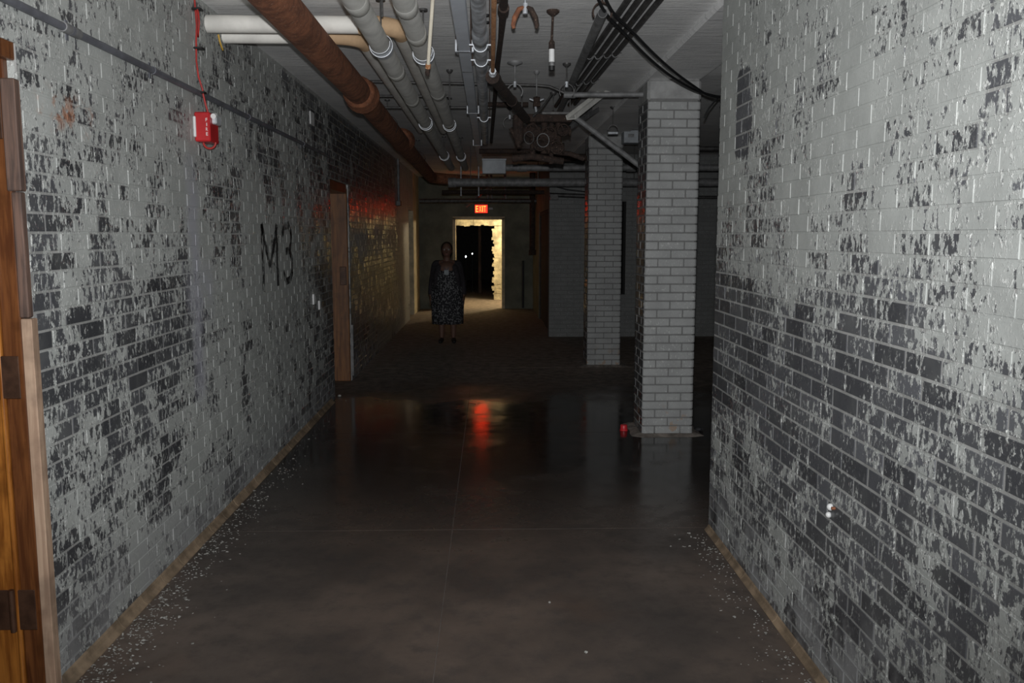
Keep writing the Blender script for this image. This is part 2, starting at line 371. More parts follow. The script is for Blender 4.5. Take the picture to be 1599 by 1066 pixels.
# ------------------------------------------------------------------ brick masonry
BM_CACHE = {}
def brick_mesh(length, height, mat, key):
    k = (round(length, 3), round(height, 3), mat.name, key)
    if k in BM_CACHE: return BM_CACHE[k]
    l, h, c = length/2, height/2, 0.0014
    b = MB()   # local x along the wall, y out of the wall (front at y=0), z up
    o = [(-l,-.03,-h),(l,-.03,-h),(l,-.03,h),(-l,-.03,h), (-l,-c,-h),(l,-c,-h),(l,-c,h),(-l,-c,h), (-l+c,0,-h+c),(l-c,0,-h+c),(l-c,0,h-c),(-l+c,0,h-c)]
    b.add(o, [(8,9,10,11),(4,5,9,8),(5,6,10,9),(6,7,11,10),(7,4,8,11),(0,1,5,4),(1,2,6,5),(2,3,7,6),(3,0,4,7)])
    me = b.mesh('brick', mat); BM_CACHE[k] = me; return me
def brick_wall(name, label, plane, axis, side, u0, u1, openings, mb, mm, nparts=300, thick=0.28, z1=ZC, key='', stuff_min_px=0.0):
    """axis: 1 = wall runs along Y at x=plane, 0 = runs along X at y=plane; side = sign of the outward normal"""
    def W3(u, out, z): return Vector((plane + side*out, u, z)) if axis == 1 else Vector((u, plane + side*out, z))
    # mortar bed, split into rectangles round the openings
    wall = MB(); us = sorted({u0, u1, *[o[0] for o in openings], *[o[1] for o in openings]}); zs = sorted({0.0, z1, *[min(o[2], z1) for o in openings], *[min(o[3], z1) for o in openings]})
    us = [u for u in us if u0 <= u <= u1]
    for a, b in zip(us, us[1:]):
        runs = []
        for c, d in zip(zs, zs[1:]):
            if any(o[0] <= (a+b)/2 <= o[1] and o[2] <= (c+d)/2 <= o[3] for o in openings): continue
            if runs and abs(runs[-1][1] - c) < 1e-6: runs[-1][1] = d
            else: runs.append([c, d])
        for c, d in runs:
            p, q = W3(a, -0.0019, c), W3(b, -thick, d)
            wall.box([min(p[i], q[i]) for i in range(3)], [max(p[i], q[i]) for i in range(3)])
    wo = wall.build(name, mm); tag(wo, label, 'wall', kind='structure')
    rot = Matrix.Rotation({(1,1): -math.pi/2, (1,-1): math.pi/2, (0,1): 0.0, (0,-1): math.pi}[(axis, side)], 4, 'Z')
    items = []
    rows = int(z1 / CH)
    for r in range(rows):
        za, zb = r*CH + JT/2, (r+1)*CH - JT/2; off = (r % 2)*BL/2
        k0 = int(math.floor((u0-off)/BL)) - 1; k1 = int(math.ceil((u1-off)/BL)) + 1
        for k in range(k0, k1):
            segs = [(max(u0, k*BL+off+JT/2), min(u1, (k+1)*BL+off-JT/2))]
            for o in openings:
                if o[2] < (za+zb)/2 < o[3]:
                    ns = []
                    for a, b in segs:
                        if b <= o[0] or a >= o[1]: ns.append((a, b))
                        else:
                            if a < o[0]: ns.append((a, o[0]))
                            if b > o[1]: ns.append((o[1], b))
                    segs = ns
            for a, b in segs:
                if b - a < 0.025: continue
                p = proj(W3(a, 0, za)); q = proj(W3(b, 0, zb)); area = 0
                if p and q:
                    x0, x1 = sorted((p[0], q[0])); y0, y1 = sorted((p[1], q[1]))
                    vx = min(x1, W) - max(x0, 0); vy = min(y1, H) - max(y0, 0)
                    if vx > 0 and vy > 0: area = vx*vy
                items.append((area, a, b, za, zb))
    items.sort(key=lambda i: -i[0])
    rest = MB(); rnd = random.Random(name)
    for i, (area, a, b, za, zb) in enumerate(items):
        out = rnd.uniform(-0.0009, 0.0009); M = Matrix.Translation(W3((a+b)/2, out, (za+zb)/2)) @ rot @ Matrix.Rotation(rnd.gauss(0, .003), 4, 'Z') @ Matrix.Rotation(rnd.gauss(0, .008), 4, 'X')
        if i < nparts and area > 0:
            o = bpy.data.objects.new('brick', brick_mesh(round(b-a, 2) if b-a < BL-JT-.004 else b-a, zb-za, mb, key)); COL.objects.link(o)
            o.parent = wo; o.matrix_world = M
        else:
            me = brick_mesh(b-a, zb-za, mb, key+'r')
            rest.add([M @ v.co for v in me.vertices], [tuple(p.vertices) for p in me.polygons])
    if rest.v:
        ro = rest.build('brickwork', mb, wo); ro['kind'] = 'stuff'
    return wo

# left wall with near door, recessed door and far opening
D1 = (1.95, 2.93, 0.0, 2.22); D2 = (8.45, 9.52, 0.0, 2.14); D3 = (16.5, 17.5, 0.0, 2.08)
wall_left = brick_wall('wall_left', 'long left corridor wall of dark brick under flaking grey-green paint', XL, 1, 1, 1.0, 17.5, [D1, D2, D3], M_LB, M_LM)
wall_right = brick_wall('wall_right', 'near right brick wall with pale paint flaking off dark glazed bricks', XR, 1, -1, 1.0, Y_END, [], M_RB, M_RM)
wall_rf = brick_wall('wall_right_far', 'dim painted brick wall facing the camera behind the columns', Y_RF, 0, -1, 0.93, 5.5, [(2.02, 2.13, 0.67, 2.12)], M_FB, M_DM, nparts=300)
# ------------------------------------------------------------------ floor of cast slabs
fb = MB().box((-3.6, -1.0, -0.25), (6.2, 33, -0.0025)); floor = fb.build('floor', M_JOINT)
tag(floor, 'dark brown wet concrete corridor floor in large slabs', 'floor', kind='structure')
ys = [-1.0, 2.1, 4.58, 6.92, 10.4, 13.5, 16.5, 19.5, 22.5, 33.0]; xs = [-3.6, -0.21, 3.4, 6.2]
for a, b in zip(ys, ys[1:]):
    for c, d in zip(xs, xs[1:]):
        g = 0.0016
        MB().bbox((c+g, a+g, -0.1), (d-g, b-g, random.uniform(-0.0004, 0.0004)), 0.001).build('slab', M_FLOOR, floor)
# ceiling with shallow beam over the columns
ceil = MB().box((-3.6, -1.0, ZC), (6.2, 33, ZC+0.25)).build('ceiling', M_CEIL); tag(ceil, 'rough board-marked concrete ceiling crowded with pipes', 'ceiling', kind='structure')
BEAMS = [MB().bbox((1.205, Y_END, ZC-0.05), (1.64, Y_RF, ZC), 0.015).build('trim_3', M_CEIL),
MB().bbox((1.64, Y_END, ZC-0.02), (1.95, Y_RF, ZC), 0.008).build('trim_4', M_CEIL),
]
for b_, l_ in zip(BEAMS, ('shallow concrete beam running over the brick columns', 'thin concrete haunch beside the beam over the columns')): tag(b_, l_, 'beam', kind='structure')
# remaining shell walls
def wall_boxes(name, label, boxes, mat):
    m = MB()
    for lo, hi in boxes: m.box(lo, hi)
    return tag(m.build(name, mat), label, 'wall', kind='structure')
wall_boxes('wall_right_side', 'outer wall of the dark bay right of the columns', [((5.5, Y_END, 0), (5.8, Y_RF+.3, ZC))], M_FB)
wall_boxes('wall_right_bay', 'wall closing the bay behind the near right wall', [((XR+0.275, Y_END-0.3, 0), (5.8, Y_END, ZC))], M_FB)
wall_boxes('wall_left_end', 'pale plastered pier beside the far doorway', [((XL-0.3, 17.5, 0), (XL, Y_A, ZC))], M_CREAM)
RD = (13.95, 16.6, 2.02)
wall_boxes('wall_right_return', 'corridor wall with a dark opening near the far end', [((0.94, Y_RF+.28, 0), (1.2, RD[0], ZC)), ((0.94, RD[0], RD[2]), (1.2, RD[1], ZC)), ((0.94, RD[1], 0), (1.2, Y_A, ZC))], M_PLASTER)
d3 = thing('dark_infill', 'added black panel that darkens the opening in the corridor side wall', 'door', (1.0, 14, 0), kind='structure')  # black leaf, frame and handle added to keep the unlit opening dark
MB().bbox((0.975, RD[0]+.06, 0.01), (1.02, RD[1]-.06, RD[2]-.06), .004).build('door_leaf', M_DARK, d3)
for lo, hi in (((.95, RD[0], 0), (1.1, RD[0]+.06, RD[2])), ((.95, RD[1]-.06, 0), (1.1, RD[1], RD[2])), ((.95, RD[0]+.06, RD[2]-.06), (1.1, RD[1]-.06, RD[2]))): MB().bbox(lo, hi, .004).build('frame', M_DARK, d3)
MB().bbox((.962, 14.15, .98), (.975, 14.2, 1.15), .003).build('handle', M_HINGE, d3)
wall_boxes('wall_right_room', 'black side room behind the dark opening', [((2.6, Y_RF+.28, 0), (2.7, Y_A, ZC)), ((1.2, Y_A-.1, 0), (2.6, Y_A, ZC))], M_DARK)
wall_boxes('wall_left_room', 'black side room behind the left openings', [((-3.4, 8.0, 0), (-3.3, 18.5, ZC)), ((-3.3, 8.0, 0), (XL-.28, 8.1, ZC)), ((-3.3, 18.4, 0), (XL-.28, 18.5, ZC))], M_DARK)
AX0, AX1, AZ = -0.775, 0.295, 1.97
wall_boxes('wall_far', 'dim olive end wall around the lit doorway', [((XL-.3, Y_A, 0), (AX0, Y_A+.2, ZC)), ((AX1, Y_A, 0), (2.7, Y_A+.2, ZC)), ((AX0, Y_A, AZ), (AX1, Y_A+.2, ZC))], M_PLASTER)
# broken wall beyond the doorway: ragged edge made of a jagged polygon
BX0, BX1, BZ = -0.87, 0.085, 1.83
def ragged_wall():
    rr = random.Random(5); m = MB(); z = 0.0
    while z < BZ - 0.03:                                   # courses right of the hole, each broken off at its own length
        z2 = min(BZ, z + rr.uniform(0.035, 0.075)); e = BX1 + rr.uniform(-0.045, 0.03)
        m.box((e, Y_B + rr.uniform(0, .012), z), (2.7, Y_B+.25, z2)); z = z2
    m.box((-3.0, Y_B, 0), (BX0, Y_B+.25, BZ)); x_ = BX0
    m.box((-3.0, Y_B, BZ), (BX0, Y_B+.25, ZC)); m.box((BX1, Y_B, BZ), (2.7, Y_B+.25, ZC))
    while x_ < BX1 - .001:
        x2 = min(BX1, x_ + rr.uniform(.05, .12)); m.box((x_, Y_B + rr.uniform(0, .012), BZ + rr.uniform(-.02, .03)), (x2, Y_B+.25, ZC)); x_ = x2
    return tag(m.build('wall_beyond', M_ROUGHB), 'broken-edged yellow lit wall seen through the doorway', 'wall', kind='structure')
ragged_wall()
wall_boxes('wall_hall', 'side walls of the small hall beyond the doorway', [((2.6, Y_A+.2, 0), (2.7, Y_B, ZC)), ((-3.0, Y_A+.2, 0), (-2.9, Y_B, ZC))], M_CREAM)
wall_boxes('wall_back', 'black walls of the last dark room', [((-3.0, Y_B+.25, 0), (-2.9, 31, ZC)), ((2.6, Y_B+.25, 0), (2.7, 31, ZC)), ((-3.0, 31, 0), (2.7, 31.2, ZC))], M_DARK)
# trim round the lit doorway
tr = thing('trim_1', 'pale wooden frame of the lit far doorway', 'door frame', (AX0, Y_A, 0), kind='structure')
MB().bbox((AX0-.03, Y_A-.02, 0), (AX0+.035, Y_A+.21, AZ), .005).build('jamb', M_CREAM, tr)
MB().bbox((AX1-.035, Y_A-.02, 0), (AX1+.03, Y_A+.21, AZ), .005).build('jamb', M_CREAM, tr)
MB().bbox((AX0-.03, Y_A-.02, AZ-.035), (AX1+.03, Y_A+.21, AZ+.03), .005).build('head', M_CREAM, tr)
tr = thing('trim_2', 'dark door frame inside the last black room', 'door frame', (-0.55, 24, 0), kind='structure')
for lo, hi in (((-.98, 24, 0), (-.90, 24.12, 1.9)), ((-.32, 24, 0), (-.24, 24.12, 1.9))): MB().bbox(lo, hi, .006).build('jamb', M_WEATH, tr)
MB().bbox((-.98, 24, 1.9), (-.24, 24.12, 1.98), .006).build('head', M_WEATH, tr)

# cove tiles along the wall feet
def cove(name, label, x, sgn, y0, y1, k):
    root = thing(name, label, 'baseboard', (x, y0, 0), kind='structure'); L = 0.23; y = y0; cache = None
    prof = [(0, 0), (0.040, 0), (0.039, 0.004), (0.030, 0.010), (0.016, 0.024), (0.008, 0.042), (0, 0.05)]
    prof = [(p*k, q*k) for p, q in prof]; m = MB(); n = len(prof); g = 0.0022
    vs = [Vector((sgn*p[0], g, p[1])) for p in prof] + [Vector((sgn*p[0], L-g, p[1])) for p in prof]
    m.add(vs, [tuple(range(n)), tuple(range(n, 2*n))[::-1]] + [(i, (i+1) % n, (i+1) % n+n, i+n) for i in range(n)])
    me = m.mesh('cove_tile', M_COVE)
    while y + L <= y1 + 1e-6:
        o = bpy.data.objects.new('cove_tile', me); COL.objects.link(o); o.parent = root
        o.location = (0, y - y0, random.uniform(-.002, .0015)); y += L
cove('baseboard_left', 'tan cove tiles along the foot of the left wall', XL+.001, 1, 2.95, 8.45, .85)
cove('baseboard_right', 'tan cove tiles along the foot of the right wall', XR-.001, -1, 1.1, Y_END-.01, .62)

# ------------------------------------------------------------------ brick columns
COLM = {}
def col_brick(poly_key, lo, hi, rounded):
    """brick with footprint lo..hi and rounded outer corners"""
    if poly_key in COLM: return COLM[poly_key]
    def outline(ins):
        x0, y0, x1, y1 = lo[0]+ins, lo[1]+ins, hi[0]-ins, hi[1]-ins; pts = []
        for cx, cy, a0, nm in ((x0, y0, 180, 'a'), (x1, y0, 270, 'b'), (x1, y1, 0, 'c'), (x0, y1, 90, 'd')):
            r = 0.024 if nm in rounded else 0.0015
            sx = 1 if nm in 'ad' else -1; sy = 1 if nm in 'ab' else -1
            n = 5 if nm in rounded else 1
            for i in range(n+1):
                a = R(a0 + 90*i/n); pts.append((cx+sx*r+r*math.cos(a), cy+sy*r+r*math.sin(a)))
        return pts
    h = CH - JT; m = MB(); lay = [(outline(0.003), 0), (outline(0), 0.003), (outline(0), h-0.003), (outline(0.003), h)]
    n = len(lay[0][0]); vs = [(x, y, z) for o, z in lay for x, y in o]
    fs = [(i*n+k, i*n+(k+1) % n, (i+1)*n+(k+1) % n, (i+1)*n+k) for i in range(3) for k in range(n)]
    m.add(vs, fs, False); m.add(vs[-n:], [tuple(range(n))])
    me = m.mesh('brick', M_CB); COLM[poly_key] = me; return me
def column(x, y, label, plinth):
    s, w, j = 0.415, 0.10, JT/2
    root = thing('brick_column', label, 'column', (x, y, 0), 'brick columns')
    core = MB().bbox((x+.004, y+.004, 0), (x+s-.004, y+s-.004, ZC-.05), .022).build('mortar_core', M_DM, root)
    c = s/2
    A = [((0,0),(c-j,w),'a'), ((c+j,0),(s,w),'b'), ((c+j,s-w),(s,s),'c'), ((0,s-w),(c-j,s),'d'), ((0,w+JT),(w,s-w-JT),''), ((s-w,w+JT),(s,s-w-JT),'')]
    B = [((0,0),(w,c-j),'a'), ((0,c+j),(w,s),'d'), ((s-w,0),(s,c-j),'b'), ((s-w,c+j),(s,s),'c'), ((w+JT,0),(s-w-JT,w),''), ((w+JT,s-w),(s-w-JT,s),'')]
    for r in range(39):
        for i, (lo, hi, rd) in enumerate(A if r % 2 else B):
            o = bpy.data.objects.new('brick', col_brick((r % 2, i), lo, hi, rd)); COL.objects.link(o); o.parent = root
            o.location = (random.uniform(-.0015, .0015), random.uniform(-.0015, .0015), r*CH + JT/2 + 0.01)
    MB().bbox((x-.001, y-.001, 39*CH+.012), (x+s+.001, y+s+.001, ZC-.05), .02).build('plaster_cap', M_CAP, root)
    q = MB(); rr = random.Random(label); ring = []
    for i in range(28):                                   # low crust of mortar droppings at the foot
        a = 2*math.pi*i/28; d = plinth*rr.uniform(.75, 1.2); k = max(abs(math.cos(a)), abs(math.sin(a)))
        ring.append((x+c+math.cos(a)/k*(c+d), y+c+math.sin(a)/k*(c+d)))
    inner = [(x+c+(px-x-c)*.8, y+c+(py-y-c)*.8) for px, py in ring]
    vs = [(px, py, 0.0) for px, py in ring] + [(px, py, 0.016) for px, py in inner]
    q.add(vs, [(i, (i+1) % 28, (i+1) % 28+28, i+28) for i in range(28)] + [tuple(range(28, 56))])
    q.build('mortar_crust', M_CRUST, root)
    return root
M_CAP = simple('grey_plaster_cap', (0.33, 0.33, 0.325), 0.85, 0, 0.2, 9, 0.4)
M_CRUST = simple('mortar_crust', (0.22, 0.19, 0.165), 0.9, 0, 0.4, 14, 0.6)
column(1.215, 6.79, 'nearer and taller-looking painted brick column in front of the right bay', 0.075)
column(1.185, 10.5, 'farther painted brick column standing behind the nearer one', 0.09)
bs = thing('brass_bolt', 'small brass fitting on the left face of the farther column', 'bolt', (1.18, 10.6, 1.02))
MB().tube([(1.186, 10.56, 1.05), (1.165, 10.56, 1.05)], .016, 10).build('upper_stud', M_COPPER, bs)
MB().tube([(1.186, 10.56, 1.00), (1.160, 10.56, 1.00)], .022, 10).build('lower_stud', M_COPPER, bs)

# ------------------------------------------------------------------ near left door frame
x = XL; y = D1[1]
d1 = thing('door_1', 'orange varnished door jamb at the left edge with bronze hinges', 'door frame', (x, y, 0), kind='structure')
MB().bbox((x-.30, y-.045, 0), (x-.095, y, 2.20), .004).build('jamb', M_OAK, d1)
MB().bbox((x-.095, y-.030, 0), (x-.03, y, 2.20), .004).build('door_stop', M_OAKD, d1)
MB().tube([(x-.098, y-.042, 0), (x-.098, y-.042, 2.2)], .009, 8).build('bead', M_OAK, d1)
MB().bbox((x-.022, y-.046, 0), (x+.014, y-.004, 1.325), .003).build('raw_casing', M_RAW, d1)
MB().bbox((x-.030, y-.035, 1.327), (x+.001, y-.002, 1.74), .004).build('weathered_casing', M_WEATH, d1)
MB().bbox((x-.040, y-.040, 1.742), (x+.006, y-.002, 2.10), .004).build('weathered_casing', M_WEATH, d1)
MB().bbox((x-.30, 1.95, 2.16), (x-.005, y, 2.22), .004).build('head', M_OAKD, d1)
MB().bbox((x-.30, 1.955, 0), (x-.03, 2.0, 2.16), .004).build('jamb', M_OAK, d1)
for zc in (0.32, 1.13, 1.98):
    hg = MB().bbox((x-.22, y-.049, zc-.072), (x-.036, y-.0445, zc+.072), .002)
    ho = hg.build('hinge', M_HINGE, d1)
    MB().tube([(x-.112, y-.055, zc-.075), (x-.112, y-.055, zc+.075)], .010, 10).build('pin', M_HINGE, ho)
# ------------------------------------------------------------------ recessed door farther along
y0, y1 = D2[0], D2[1]
d2 = thing('door_2', 'brown wooden door set deep in the left wall', 'door', (x, y1, 0), kind='structure')
MB().bbox((x-.30, y1-.05, 0), (x-.012, y1-.001, 2.10), .006).build('jamb', M_OAK2, d2)
MB().bbox((x-.30, y0+.001, 0), (x-.012, y0+.05, 2.10), .006).build('jamb', M_OAK2, d2)
MB().bbox((x-.30, y0+.05, 2.04), (x-.012, y1-.05, 2.139), .006).build('head', M_OAKD, d2)
lf = MB().bbox((x-.27, y0+.055, 0.01), (x-.225, y1-.055, 2.035), .004).build('door_leaf', M_OAK2, d2)
for a, b in ((.15, .95), (1.1, 1.9)): MB().bbox((x-.228, y0+.2, a), (x-.215, y1-.2, b), .01).build('panel', M_OAKD, lf)
MB().bbox((x-.10, y1-.062, 1.06), (x-.03, y1-.048, 1.26), .004).build('strike_plate', M_HINGE, d2)
MB().bbox((x-.008, y1-.002, 0.05), (x+.02, y1+.03, .62), .004).build('corner_guard', M_GPIPE, d2)

# ------------------------------------------------------------------ pipes under the ceiling
EX, EY, EZ = Vector((1,0,0)), Vector((0,1,0)), Vector((0,0,1))
def hanger(parent, x, y, z, r, mat, rod=None, w=.03, top=ZC, r_rod=.005):
    """U strap under a pipe that runs along Y, carried by a rod from the ceiling"""
    m = MB().strap((x, y, z), r+.001, math.pi, 2*math.pi, w, .004, EX, EZ)
    m.strap((x, y, z), r+.001, 0, math.pi, w*.5, .003, EX, EZ)
    h = m.build('hanger', mat, parent)
    MB().tube([(x, y, z+r), (x, y, top)], r_rod, 6).tube([(x, y, top-.012), (x, y, top)], .026, 10).build('rod', rod or M_DPIPE, h)
    return h
# big rusty drain pipe
px, pz = -0.94, 2.62
rp = thing('rusty_drain_pipe', 'thick rust-flaked iron drain pipe running along the left of the ceiling', 'pipe', (px, 0.9, pz))
end = bend((px, 9, pz-.05), (px, 14.3, pz-.1), (px+.6, 14.3, pz-.14), .25)
MB().tube([(px, 0.9, pz+.02), (px, 3, pz+.01), (px, 6.3, pz)] + [(px, 6.31, pz), (px, 9, pz-.04)] + end + [(px+.9, 14.3, pz-.16)], .088, 20).build('pipe', M_RUST, rp)
for yy in (6.55, 9.6):
    MB().tube([(px, yy-.17, pz), (px, yy-.15, pz), (px, yy-.13, pz), (px, yy, pz), (px, yy+.03, pz), (px, yy+.06, pz), (px, yy+.13, pz)], [.089, .108, .116, .112, .128, .128, .09], 20).build('bell_joint', M_RUST, rp)
MB().tube([(px, 2.05, pz+.014), (px, 2.07, pz+.014), (px, 2.2, pz+.014), (px, 2.22, pz+.014)], [.09, .115, .115, .09], 20).build('bell_joint', M_RUST, rp)
for yy in (8.2, 11.6): hanger(rp, px, yy, pz+.003-.005*(yy > 7)*4, .090, M_RUSTD)
# two grey wrapped pipes side by side
def wrapped(name, label, x, z, r, mat, y0, y1, bands, hang, drop=0.0):
    o = thing(name, label, 'pipe', (x, y0, z))
    MB().tube([(x, y0, z), (x, (y0+y1)/2, z-drop*.4), (x, y1, z-drop)], r, 18).build('pipe_wrap', mat, o)
    for yy in bands:
        zz = z - drop*(yy-y0)/(y1-y0)
        MB().tube([(x, yy-.06, zz), (x, yy-.055, zz), (x, yy+.055, zz), (x, yy+.06, zz)], [r, r+.002, r+.002, r], 18).build('tape_band', M_BAND, o)
    for yy in hang:
        zz = z - drop*(yy-y0)/(y1-y0)
        MB().strap((x, yy, zz), r+.002, math.pi*.95, math.pi*2.05, .16, .003, EX, EZ).build('saddle', M_CHROME, o)
        hanger(o, x, yy, zz, r+.006, M_CHROME, w=.028)
    return o
wrapped('insulated_pipe', 'left of the two grey wrapped ceiling pipes with bright saddle bands', -0.575, 2.60, .052, M_INSUL, 0.9, 13.2, (3.9, 5.5, 6.6, 8.2), (4.78, 8.0, 11.2))
wrapped('insulated_pipe', 'right of the two grey wrapped ceiling pipes with bright saddle bands', -0.365, 2.60, .050, M_INSUL, 0.9, 13.2, (3.95, 4.5, 6.3, 7.9), (4.98, 8.1, 11.3))
# two white pipes out of the left wall, turning along the corridor
def cross_pipe(label, yy, xe, r, z):
    o = thing('white_branch_pipe', label, 'pipe', (XL, yy, z)); bp = bend((XL, yy, z), (xe, yy, z), (xe, yy+1, z), .16, 10)
    MB().tube([(XL+.002, yy, z), (xe-.2, yy, z)], r, 18).build('pipe_wrap', M_INSULW, o)
    MB().tube([(xe-.21, yy, z)] + bp + [(xe, yy+.2, z)], r+.003, 18).build('elbow', M_TAN, o)
    MB().tube([(xe, yy+.19, z), (xe, 9.6, z)], r, 16).build('pipe_run', M_INSULW, o)
    return o
cross_pipe('nearer white pipe coming straight out of the left wall behind the rusty pipe', 4.90, -0.50, .047, 2.735)
cross_pipe('farther white pipe coming out of the left wall with a tan elbow', 5.19, -0.745, .040, 2.735)
yw = MB().tube([at(341, 54, Y=4.86), at(343, 64, Y=4.86), at(346, 73, Y=4.87), at(348, 78, Y=4.9)], .005, 6); tag(yw.build('yellow_wire', M_YELL), 'short yellow wire hanging below the white pipes at the left wall', 'wire')
# flat grey trunking
x, z = -0.137, 2.62
o = thing('cable_trunking', 'flat blue-grey painted cable trunking along the middle of the ceiling', 'trunking', (x, .9, z))
MB().bbox((x-.034, 0.9, z-.012), (x+.034, 13.0, z+.03), .004).build('trunking_body', M_GREYP, o)
for yy in (4.95, 7.4, 10):
    h = MB().bbox((x-.052, yy-.018, z-.017), (x+.052, yy+.018, z-.012), .002).bbox((x-.052, yy-.018, z-.016), (x-.04, yy+.018, z+.05), .002).bbox((x+.04, yy-.018, z-.016), (x+.052, yy+.018, z+.05), .002).build('clamp', M_GALV, o)
    for s in (-.046, .046): MB().tube([(x+s, yy, z+.04), (x+s, yy, ZC-.002)], .004, 6).build('rod', M_RUSTD, h)
MB().box((x-.03, 5.55, z-.0135), (x+.03, 5.565, z-.0115)).build('bolt_mark', M_BLACK, o)
# galvanised pipe
x, z = -0.047, 2.60
o = thing('galvanised_pipe', 'mottled galvanised steel pipe beside the flat grey trunking', 'pipe', (x, .9, z))
MB().tube([(x, .9, z), (x, 9.5, z)], .034, 16).build('pipe', M_GALV, o)
for yy in (4.75, 5.15, 7.6):
    MB().strap((x, yy, z), .035, math.pi, 2*math.pi, .025, .004, EX, EZ).bbox((x-.06, yy-.012, z-.004), (x-.035, yy+.012, z+.004), .001).bbox((x+.035, yy-.012, z-.004), (x+.06, yy+.012, z+.004), .001).build('clamp', M_CHROME, o)
    for s in (-.05, .05): MB().tube([(x+s, yy, z-.03), (x+s, yy, ZC-.002)], .004, 6).build('rod', M_RUSTD, o)
MB().tube([(x, 4.42, z), (x, 4.45, z), (x, 4.62, z), (x, 4.65, z)], [.034, .041, .041, .034], 16).build('coupling', M_GALV, o)
# cream pipe drop with a rusty end
a, b = at(676.5, -12, Y=4.35), at(668.5, 103, Y=4.6); c = at(667.5, 114, Y=4.62)
o = thing('cream_drop_pipe', 'thin cream pipe hanging down with a rusty capped end', 'pipe', tuple(b))
top = a + (a-b).normalized()*((ZC-a.z)/(a-b).normalized().z)
MB().tube([top, b], .0098, 10).build('pipe', M_CREAMP, o)
dv = (c-b).normalized()
MB().tube([b-dv*.01, b+dv*.012], .0145, 8).build('rusty_collar', M_COPPER, o)
MB().tube([b+dv*.012, b+dv*.028, b+dv*.034, b+dv*.05], [.011, .011, .014, .010], 8).build('cap', M_RUSTD, o)
# copper-coloured pipe and its dark elbowed continuation
x, z = 0.02, 2.55
fe = at(768, 112, Z=z); o = thing('copper_pipe', 'thin rusty orange pipe ending in a bright elbow', 'pipe', (x, .9, z))
MB().tube([(x, .9, z), (x, fe.y, z)], .0115, 10).build('pipe', M_COPPER, o)
MB().tube([(x, fe.y-.02, z), (x, fe.y+.03, z)], .022, 6).sphere((x, fe.y+.03, z-.005), .024, 10, 7).build('elbow', M_GALV, o)
dk = thing('dark_slanting_pipe', 'dark brown pipe slanting from the copper elbow to the valve cluster', 'pipe', (x, fe.y+.05, z-.03))
e2 = at(822, 186, Y=7.35); st = Vector((x, fe.y+.06, z-.02))
MB().tube([st, e2], .034, 14).build('pipe', M_RUSTD, dk)
dv = (e2-st).normalized()
MB().tube([st-dv*.01, st+dv*.10], .042, 12).build('coupling', M_RUSTD, dk)
MB().tube([st+dv*1.0, st+dv*1.03], .040, 12).build('collar', M_RUSTD, dk)
# thin black pipe, kinked, high by the ceiling
gp = [at(788, -20, Z=2.78), at(786, 16, Z=2.77), at(782, 60, Z=2.765), at(777, 100, Z=2.76), at(773, 150, Z=2.74), at(767, 222, Z=2.62)]
o = thing('black_ceiling_pipe', 'thin black crusted pipe running along the ceiling next to the copper pipe', 'pipe', tuple(gp[0]))
MB().tube(gp, [.020, .022, .016, .018, .018, .016], 10).build('pipe', M_RUSTD, o)
MB().tube([gp[1]-Vector((0,.06,0)), gp[1]+Vector((0,.06,0))], .03, 10).build('coupling', M_RUSTD, o)
MB().tube([gp[0]+Vector((-.06,.25,.0)), gp[0]+Vector((.0,.25,.0))], .008, 8).build('stub', M_RUSTD, o)
o = thing('bolt_pair', 'pair of dark bolts in the ceiling between two thin pipes', 'bolt', (0.03, 4.6, ZC), None)
for py in (26, 37):
    p = at(760, py, Z=ZC-.012); MB().tube([p, (p.x, p.y, ZC)], .016, 8).build('bolt_head', M_BLACK, o)

# rusty open ring hanger without its pipe
p = at(820, 12, Y=4.45)
o = thing('wishbone_hanger', 'empty rusty wishbone pipe hanger hanging open at the top', 'pipe hanger', tuple(p))
MB().tube([p, (p.x, p.y, ZC)], .006, 8).build('rod', M_GALV, o)
MB().tube([p+Vector((0,0,-.03)), p+Vector((0,0,.02))], .014, 6).build('nut', M_GALV, o)
for s in (-1, 1):
    q = [p+Vector((s*.006,0,0)), p+Vector((s*.03,0,-.008)), p+Vector((s*.052,0,-.05)), p+Vector((s*.060,0,-.085)), p+Vector((s*.055,0,-.10))]
    MB().tube(q, [.012, .014, .015, .012, .009], 6).build('arm', M_RUST if s < 0 else M_RUSTD, o)
# hanging rod with white tube
t0 = at(863.5, 19, Z=ZC-.01); o = thing('rod_with_white_sleeve', 'ceiling rod with a bright white sleeve and black tip', 'rod', (t0.x, t0.y, ZC))
def hang(py): return at(861.5, py, Y=t0.y-.02)
MB().tube([(t0.x, t0.y, ZC), (t0.x, t0.y, ZC-.012), (t0.x, t0.y, ZC-.03)], [.036, .036, .012], 12).build('ceiling_flange', M_RUSTD, o)
MB().tube([(t0.x, t0.y, ZC-.02), hang(62), hang(66), hang(77)], [.007, .007, .017, .018], 10).build('rod', M_RUSTD, o)
MB().tube([hang(76), hang(97)], .0165, 12).build('white_sleeve', M_WHITE, o)
MB().tube([hang(97), hang(103)], .0155, 12).build('grey_sleeve', M_GPIPE, o)
MB().tube([hang(103), hang(110)], .017, 12).build('black_tip', M_BLACK, o)
